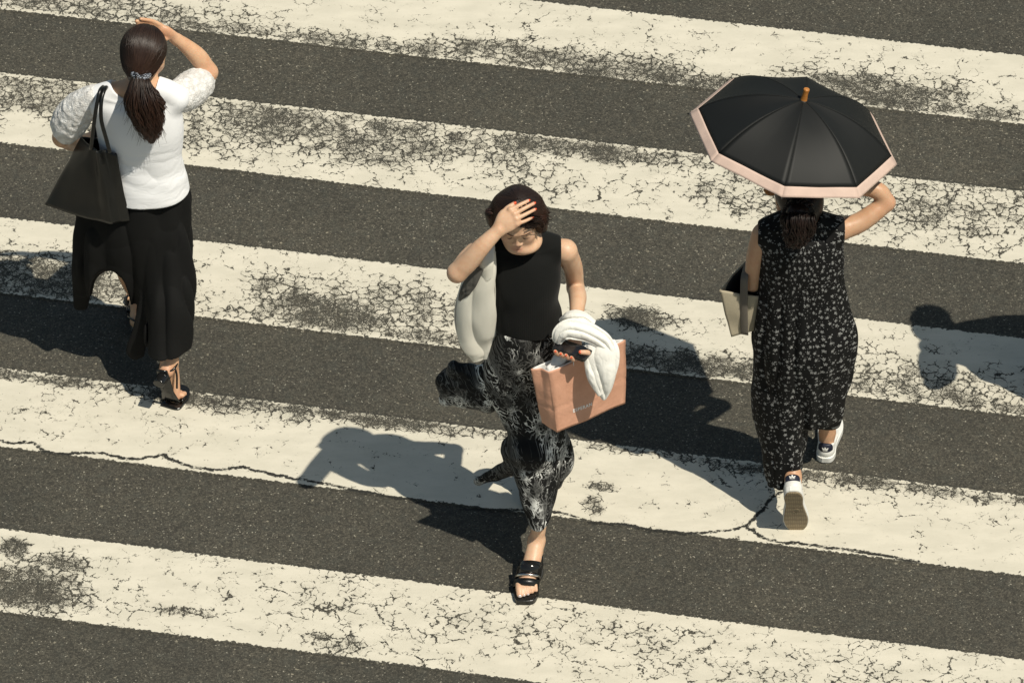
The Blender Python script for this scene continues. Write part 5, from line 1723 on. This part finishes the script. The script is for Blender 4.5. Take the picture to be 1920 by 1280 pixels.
def woman_right():
    f = Fig(-0.88)
    j = f.j
    base = np.array([1.10, -0.88, 0.0])
    root = empty('person', base, 'woman in a long flower-sprigged black dress and white sneakers under the parasol', 'person', 'people walking over the crossing')
    H = atY(1495, 366, f.Y + .045)
    M = frame(math.pi + 0.10, 0.15)
    # the parasol's frame is needed for the grip
    Cu = atY(1487, 261, f.Y + .16)
    U = (-195 * RT + 48 * UP) / 200.8
    Vv = (-28 * RT - 113 * UP - 163.6 * FW) / 200.8
    N = np.cross(U, Vv); N /= np.linalg.norm(N)
    if N[2] < 0: N = -N
    sc_u = CF / ((Cu - CAM) @ FW)
    Rr = 200.8 / sc_u
    apex = Cu + N * .170
    grip = apex - N * .33
    B = Field([.70, -1.28, 0.0], [1.56, -.42, 1.62], .0034)
    B.loft(f.rows([(415, 1450, 1555, .0, .040), (432, 1432, 1572, 0, .060), (480, 1432, 1573, 0, .080), (530, 1432, 1572, 0, .080), (590, 1425, 1580, 0, .090), (640, 1420, 1590, 0, .10), (690, 1422, 1584, 0, .10)]), .03)
    B.chain([j(1437, 434, 0, .036), j(1465, 420, 0, .032), j(1503, 412, -.005, .036), j(1545, 420, 0, .032), j(1572, 430, 0, .040)], .025, 8)
    B.chain([j(1503, 418, .0, .046), j(1500, 392, .02, .044), [*(H - np.array([0, 0, .05])), .046]], .03)
    sculpt_head(B, H, M, 1.0, True)
    B.chain([j(1430, 440, 0, .040), j(1418, 480, .0, .035), j(1411, 530, .02, .031)], .015, 8)
    B.chain([j(1411, 530, .02, .031), j(1414, 520, .11, .029), j(1424, 500, .20, .022)], .012, 8)
    pl = j(1430, 492, .25)
    B.chain([j(1424, 500, .20, .021), [*pl, .026]], .01, flat=((1, 0, 0), .6))
    for k in range(4):
        a = pl + np.array([.004, .03, .018 - .017 * k])
        finger(B, [a, a + np.array([.012, .030, -.004]), a + np.array([.030, .030, -.008])], .0085, .007, .004)
    finger(B, [pl + np.array([.012, -.01, .02]), pl + np.array([.028, .01, .022]), pl + np.array([.036, .03, .010])], .010, .008, .004)
    elb = j(1662, 380, .075)
    B.chain([j(1570, 433, 0, .040), j(1610, 418, .025, .037), j(1640, 398, .05, .034), [*elb, .030]], .015, 8)
    wrist = grip + (elb - grip) / np.linalg.norm(elb - grip) * .085 + np.array([0, -.01, 0])
    mid = j(1642, 356, .085)
    B.chain([[*elb, .030], [*mid, .032], [*((mid + wrist) / 2 + np.array([0, 0, .010])), .028], [*wrist, .021]], .015, 8)
    d1 = (grip - wrist) / np.linalg.norm(grip - wrist); side = np.cross(N, d1); side /= np.linalg.norm(side)
    B.chain([[*wrist, .021], [*(wrist + d1 * .045 + side * .012), .026], [*(grip - d1 * .012 + side * .024), .022]], .012, 5, flat=(side, .6))
    for k in range(4):
        c = grip + N * (.030 - .019 * k)
        P = [c + (math.cos(a) * d1 * -1 + math.sin(a) * side) * .019 for a in (1.2, 2.3, 3.4, 4.6, 5.5)]
        finger(B, P, .0088, .0070, .003)
    finger(B, [wrist + d1 * .03 - side * .012 + N * .01, grip - side * .022 + N * .028 - d1 * .006, grip - side * .010 + N * .048 + d1 * .014], .0105, .008, .004)
    # legs and feet
    hF = atZ(1546, 868, .0)                       # heel of the planted foot
    fw1 = np.array([.16, 1.0, 0]); fw1 /= np.linalg.norm(fw1)
    M1 = np.array([[fw1[1], -fw1[0], 0], fw1, [0, 0, 1.0]]).T
    an1 = hF + M1 @ np.array([0, .055, .105])
    B.chain([j(1535, 700, .02, .075), j(1548, 760, .10, .048), [*(an1 + np.array([0, .0, .16])), .042], [*(an1 + np.array([0, 0, .03])), .031], [*an1, .030], [*(hF + M1 @ np.array([0, .045, .06])), .028]], .02, 8)
    B.chain([[*an1, .028], [*(hF + M1 @ np.array([0, .12, .05])), .028]], .015)
    toe = atZ(1494, 990, .012)
    fw2 = -np.array([-.10, -.26, .96]); fw2 /= np.linalg.norm(fw2)          # heel to toe, pointing down
    rt2 = np.array([1.0, 0, 0]); rt2 = rt2 - fw2 * (rt2 @ fw2); rt2 /= np.linalg.norm(rt2)
    up2 = np.cross(rt2, fw2)
    M2 = np.array([rt2, fw2, up2]).T
    hB = toe - fw2 * .235
    an2 = hB + M2 @ np.array([0, .055, .105])
    B.chain([j(1462, 700, .0, .075), j(1466, 800, -.03, .048), [*(an2 * .72 + j(1466, 800, -.03) * .28), .036], [*an2, .031], [*(hB + M2 @ np.array([0, .045, .06])), .028]], .02, 8)
    B.chain([[*an2, .028], [*(hB + M2 @ np.array([0, .12, .05])), .028]], .015)
    skin_mesh(B, SKIN_R, root, blush=[(elb, .03, .5)])
    sneaker(hF, M1, root, True)
    sneaker(hB, M2, root, False)
    # ---- dress
    K = Field([.70, -1.22, .10], [1.40, -.56, 1.42], .0036)
    rg = ridges((1, 1, .10), 20, .016, 33)
    fd = lambda X, Y, Z: (rg(X, Y, Z) + .0040 * noise3(X, Y, Z * .16, 15, 3) + .0028 * noise3(X, Y, Z * .2, 44, 4)) * np.clip((1.25 - Z) * 2.2, .2, 1.3)
    K.loft(f.rows([(422, 1436, 1566, 0, .058), (440, 1424, 1580, 0, .088), (480, 1422, 1584, 0, .102), (530, 1420, 1583, 0, .100), (580, 1413, 1592, 0, .108), (625, 1407, 1604, 0, .122), (660, 1408, 1603, 0, .128), (700, 1410, 1594, 0, .125),
                   (750, 1414, 1586, 0, .12), (770, 1418, 1582, 0, .11)]), .02, disp=fd)
    K.chain([j(1432, 436, 0, .048), j(1465, 418, 0, .044), j(1503, 412, -.005, .050), j(1545, 420, 0, .044), j(1568, 430, 0, .050)], .03, 8)
    K.ell(j(1506, 398, -.015), (.062, .074, .058), None, .006, 'sub')
    K.half(j(1421, 430, 0), (-1, 0, .04), .006)
    K.half(j(1584, 430, 0), (1, 0, .03), .006) if False else None
    K.fn(K.lo, K.lo + K.n * K.h, lambda X, Y, Z: np.maximum(j(1584, 430, 0)[0] - X, j(1583, 480, 0)[2] - Z), .006, 'sub')
    K.chain([j(1540, 700, .02, .10), j(1549, 750, .10, .070), j(1549, 792, .165, .052)], .03, 10, disp=fd)
    K.chain([j(1468, 730, -.01, .105), j(1468, 800, -.05, .088), j(1470, 850, -.09, .076), j(1469, 905, -.13, .062)], .03, 10, disp=fd)
    K.half(j(1549, 782, .165), (0, .25, -1), .003) if False else None
    # hems: the planted leg's is level, the trailing leg's rises to the right
    hz1 = j(1549, 782, .165)[2]
    p2 = j(1469, 898, -.13)
    n2 = np.array([.32, 0, -1.0]); n2 /= np.linalg.norm(n2)
    K.fn(K.lo, K.lo + K.n * K.h, lambda X, Y, Z: np.where(X > j(1516, 800, 0)[0], hz1 - Z, (X - p2[0]) * n2[0] + (Y - p2[1]) * n2[1] + (Z - p2[2]) * n2[2]), .003, 'and')
    V, Q = K.mesh(1)
    ax_ = 1.035
    cy = f.Y
    a = np.arctan2(V[:, 0] - ax_, -(V[:, 1] - cy))
    uv = np.stack([a * .135 + 3, V[:, 2] * .92 + 3], 1)
    mesh_obj('dress', V, Q, sprig_mat(), root, uv=uv)
    # ---- hair
    W = lambda x, ff, u: H + M @ np.array([x, ff, u])
    HF = Field(H - .17, H + .17, .0034)
    HF.ell(W(0, -.020, .028), (.0845, .100, .090), M, .01)
    HF.chain([[*W(-.02, -.07, -.01), .060], [*W(0, -.085, -.055), .050], [*W(0, -.080, -.085), .040]], .04)
    HF.ell(W(0, .105, -.040), (.075, .075, .085), M, .02, 'sub')
    V, Q = HF.mesh(1)
    hair = mesh_obj('hair', V, Q, HAIR_R, root, attrs={'rnd': np.full(len(V), .2), 'tip': np.zeros(len(V))})
    rows = [[*W(0, -.085, -.03), .050], j(1497, 402, -.105, .056), j(1497, 424, -.120, .052), j(1492, 442, -.125, .036), j(1487, 460, -.125, .016)]
    paths = pony(rows, 560, .016, .0020, 1.05)
    for i in range(300):
        a0, b0 = rng.rand() * 2.6 - 1.3, rng.rand() * 1.2
        P = []
        tl = M.T @ (np.array(rows[0][:3]) - H)
        for t in np.linspace(0, 1, 10):
            d = np.array([math.sin(a0), -math.cos(a0) * .9, math.cos(b0) * 1.0 + .1]); d /= np.linalg.norm(d)
            d = d * (1 - t) + np.array([0, -.98, -.35]) * t; d /= np.linalg.norm(d)
            q = np.array([0, -.020, .028]) + d * np.array([.0855, .101, .091])
            w_ = max(0, t - .7) / .3
            q = q * (1 - w_) + (tl + np.array([d[0] * .03, 0, 0])) * w_
            P.append([*(H + M @ q), .002])
        P = np.array(P); P[:, :3] = HF.snap(P[:, :3], .001, False, .03)
        paths.append(P)
    PF = Field(np.array(rows)[:, :3].min(0) - .09, np.array(rows)[:, :3].max(0) + .09, .0035)
    PF.chain([[r[0], r[1], r[2], r[3] * .85] for r in rows], .01, 8, disp=folds((1, 1, .15), 60, .004, 3))
    V, Q = PF.mesh(1)
    mesh_obj('ponytail', V, Q, HAIR_R, hair, attrs={'rnd': np.full(len(V), .15), 'tip': np.full(len(V), .3)})
    strands('hair_locks', paths, HAIR_R, hair)

    # ---- parasol
    pr = empty('parasol', grip, 'open black parasol with a pale pink border and a wooden tip', 'parasol')
    BK = cloth_mat('black_parasol_cloth', (0.0062, 0.0066, 0.0060), .60, 700, .12, Specular_IOR_Level=0.35)
    PK = cloth_mat('pale_pink_cloth', (0.60, 0.445, 0.370), .75, 700, .1)
    WOOD = simple('varnished_wood', (0.50, 0.20, 0.045), .3, 60, .1, .001, .25)
    STEEL = simple('dark_steel', (.05, .05, .05), .3, 200, .0, .001, .1, Metallic=1.0)
    ribd = [math.cos(k * math.pi / 4) * U + math.sin(k * math.pi / 4) * Vv for k in range(8)]
    def canopy(r):
        return .170 * (1 - 0.72 * r ** 2 - .28 * r ** 4)
    def cpt(k, s, t, lift=0.0):
        a = Cu + ribd[k] * Rr * s + N * canopy(s)
        b = Cu + ribd[(k + 1) % 8] * Rr * s + N * canopy(s)
        p = a * (1 - t) + b * t
        sag = math.sin(math.pi * t)
        lift = lift + .0016 * float(noise3(np.array([p[0]]), np.array([p[1]]), np.array([p[2]]), 11, 4)[0]) * sag * min(1, s * 2) - .0012 * math.exp(-((t - .5) / .03) ** 2) * s * (1 - s)
        rad = (ribd[k] * (1 - t) + ribd[(k + 1) % 8] * t)
        # cloth pulled tight between the ribs dips a little, more towards the middle of the span
        return p - N * (.010 * sag * s * (1 - s) * 4 * .6) + N * lift - rad * (.0 * sag)
    def panels(s0, s1, ns, nt, name, mat, parent, lift=0.0):
        V, F = [], []
        for k in range(8):
            n0 = len(V)
            for i in range(ns + 1):
                for q in range(nt + 1):
                    V.append(cpt(k, s0 + (s1 - s0) * i / ns, q / nt, lift))
            for i in range(ns):
                for q in range(nt):
                    a_ = n0 + i * (nt + 1) + q
                    F.append([a_, a_ + nt + 1, a_ + nt + 2, a_ + 1])
        o = mesh_obj(name, V, F, mat, parent)
        md = o.modifiers.new('thickness', 'SOLIDIFY'); md.thickness = .0012; md.offset = 0
        return o
    can = panels(.015, .928, 26, 14, 'canopy', BK, pr)
    bd = panels(.928, 1.0, 5, 14, 'border', PK, can, .0006)
    for k in range(8):
        seam = [[*(Cu + ribd[k] * Rr * s + N * (canopy(s) + .0006)), .0012] for s in np.linspace(.02, .928, 16)]
        tube('seam', seam, BK, can, 5, 1)
        rib = [[*(Cu + ribd[k] * Rr * s + N * (canopy(s) - .004)), .0018] for s in np.linspace(.02, 1.0, 16)]
        rb = tube('rib', rib, STEEL, pr, 5, 1)
        a = Cu + ribd[k] * Rr * .52 + N * (canopy(.52) - .006)
        tube('stretcher', [[*a, .0015], [*(Cu + N * (-.045) + ribd[k] * .010), .0015]], STEEL, rb, 5, 1)
        tip = Cu + ribd[k] * Rr
        tube('rib_tip', [[*(tip - ribd[k] * .004 - N * .001), .0028], [*(tip + ribd[k] * .006 - N * .003), .0022]], STEEL, rb, 6, 1)
    tube('shaft', [[*(apex + N * .004), .0055], [*(grip + N * .05), .0055]], STEEL, pr, 10, 1)
    tube('runner', [[*(Cu - N * .030), .010], [*(Cu - N * .062), .010]], STEEL, pr, 10, 1)
    tube('ferrule', [[*(apex - N * .004), .0130], [*(apex + N * .008), .0115], [*(apex + N * .030), .0098], [*(apex + N * .046), .0112], [*(apex + N * .050), .0080]], WOOD, pr, 14, 3)
    tube('cap', [[*(apex - N * .010), .020], [*(apex + N * .002), .015]], BK, pr, 14, 1)
    tube('handle', [[*(grip + N * .055), .0090], [*(grip), .0100], [*(grip - N * .050), .0105], [*(grip - N * .075 + d1 * .010), .0105], [*(grip - N * .090 + d1 * .032), .0100], [*(grip - N * .078 + d1 * .050), .0095]], WOOD, pr, 12)

    # ---- canvas tote on her forearm
    tb = empty('tote_bag', j(1385, 600, 0), 'beige canvas tote with a taupe strap beside the flower-sprigged dress', 'handbag')
    CV = simple('beige_canvas', (0.40, 0.345, 0.245), .85, 500, .25, .001, .1)
    STR = simple('taupe_webbing', (0.145, 0.125, 0.100), .85, 600, .3, .001, .1)
    tp = [j(1347, 545, -.03), j(1428, 556, -.02), j(1448, 500, .17), j(1402, 486, .19)]
    bt = [j(1371, 632, -.045), j(1418, 618, -.02), j(1436, 596, .09), j(1392, 590, .12)]
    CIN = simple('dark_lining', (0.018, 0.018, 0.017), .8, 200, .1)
    shell_bag('body', tp, bt, CV, tb, 14, 20, .010, .005, .0035, 8, 7, round_=.0)
    cen = sum(np.array(p) for p in tp) / 4
    shell_bag('lining', [p + (cen - p) * .05 - np.array([0, 0, .006]) for p in tp], [p + (cen - p) * .12 * np.array([1, 1, 0]) + np.array([0, 0, .02]) for p in bt], CIN, tb, 14, 16, .004, .003, .001, 8, 7, round_=.0)
    q = lambda a, b, t: np.array(a) * (1 - t) + np.array(b) * t
    nr = np.array([-.35, -1, .25])
    s0, s1 = q(tp[0], tp[1], .60), q(bt[0], bt[1], .55)
    off = np.array([-.002, -.013, .004])
    ribbon('strap', [s1 + off, q(s0, s1, .5) + off * 1.35, s0 + off, j(1396, 520, -.02), j(1400, 500, .04), j(1408, 492, .09), j(1414, 500, .14), q(tp[3], tp[2], .5) + np.array([0, .01, 0])], [.028] * 8,
           [nr, nr, nr, nr, (-.5, -.6, .8), (-.3, .0, 1), (0, .8, .5), (0, 1, 0)], .004, STR, tb)
    return root


woman_right()
# ------------------------------------------------------------------ a fourth walker just outside the right edge: only the shadow reaches the picture
def copy_thing(src, loc, rotz, label):
    r = src.copy(); COL.objects.link(r); r.location = loc; r.rotation_euler = (0, 0, rotz); r['label'] = label
    def kids(o, p):
        for c in list(o.children):
            d = c.copy(); COL.objects.link(d); d.parent = p
            kids(c, d)
    kids(src, r)
    return r


_a = math.radians(208)
_h = atY(272, 98, -0.065) - np.array([-1.35, -0.10, 0.0])          # the walker's head, from her base
_h = np.array([_h[0] * math.cos(_a) - _h[1] * math.sin(_a), _h[0] * math.sin(_a) + _h[1] * math.cos(_a), _h[2]])
_s = atZ(1762, 627) - (_h + _h[2] * np.array([-.425, .33, -1.0]))
copy_thing(LEFT, (_s[0], _s[1], 0), _a, 'woman beyond the right edge whose shadow falls on the third stripe')

for o in list(bpy.data.objects):
    if '_w' in o:
        del o['_w']
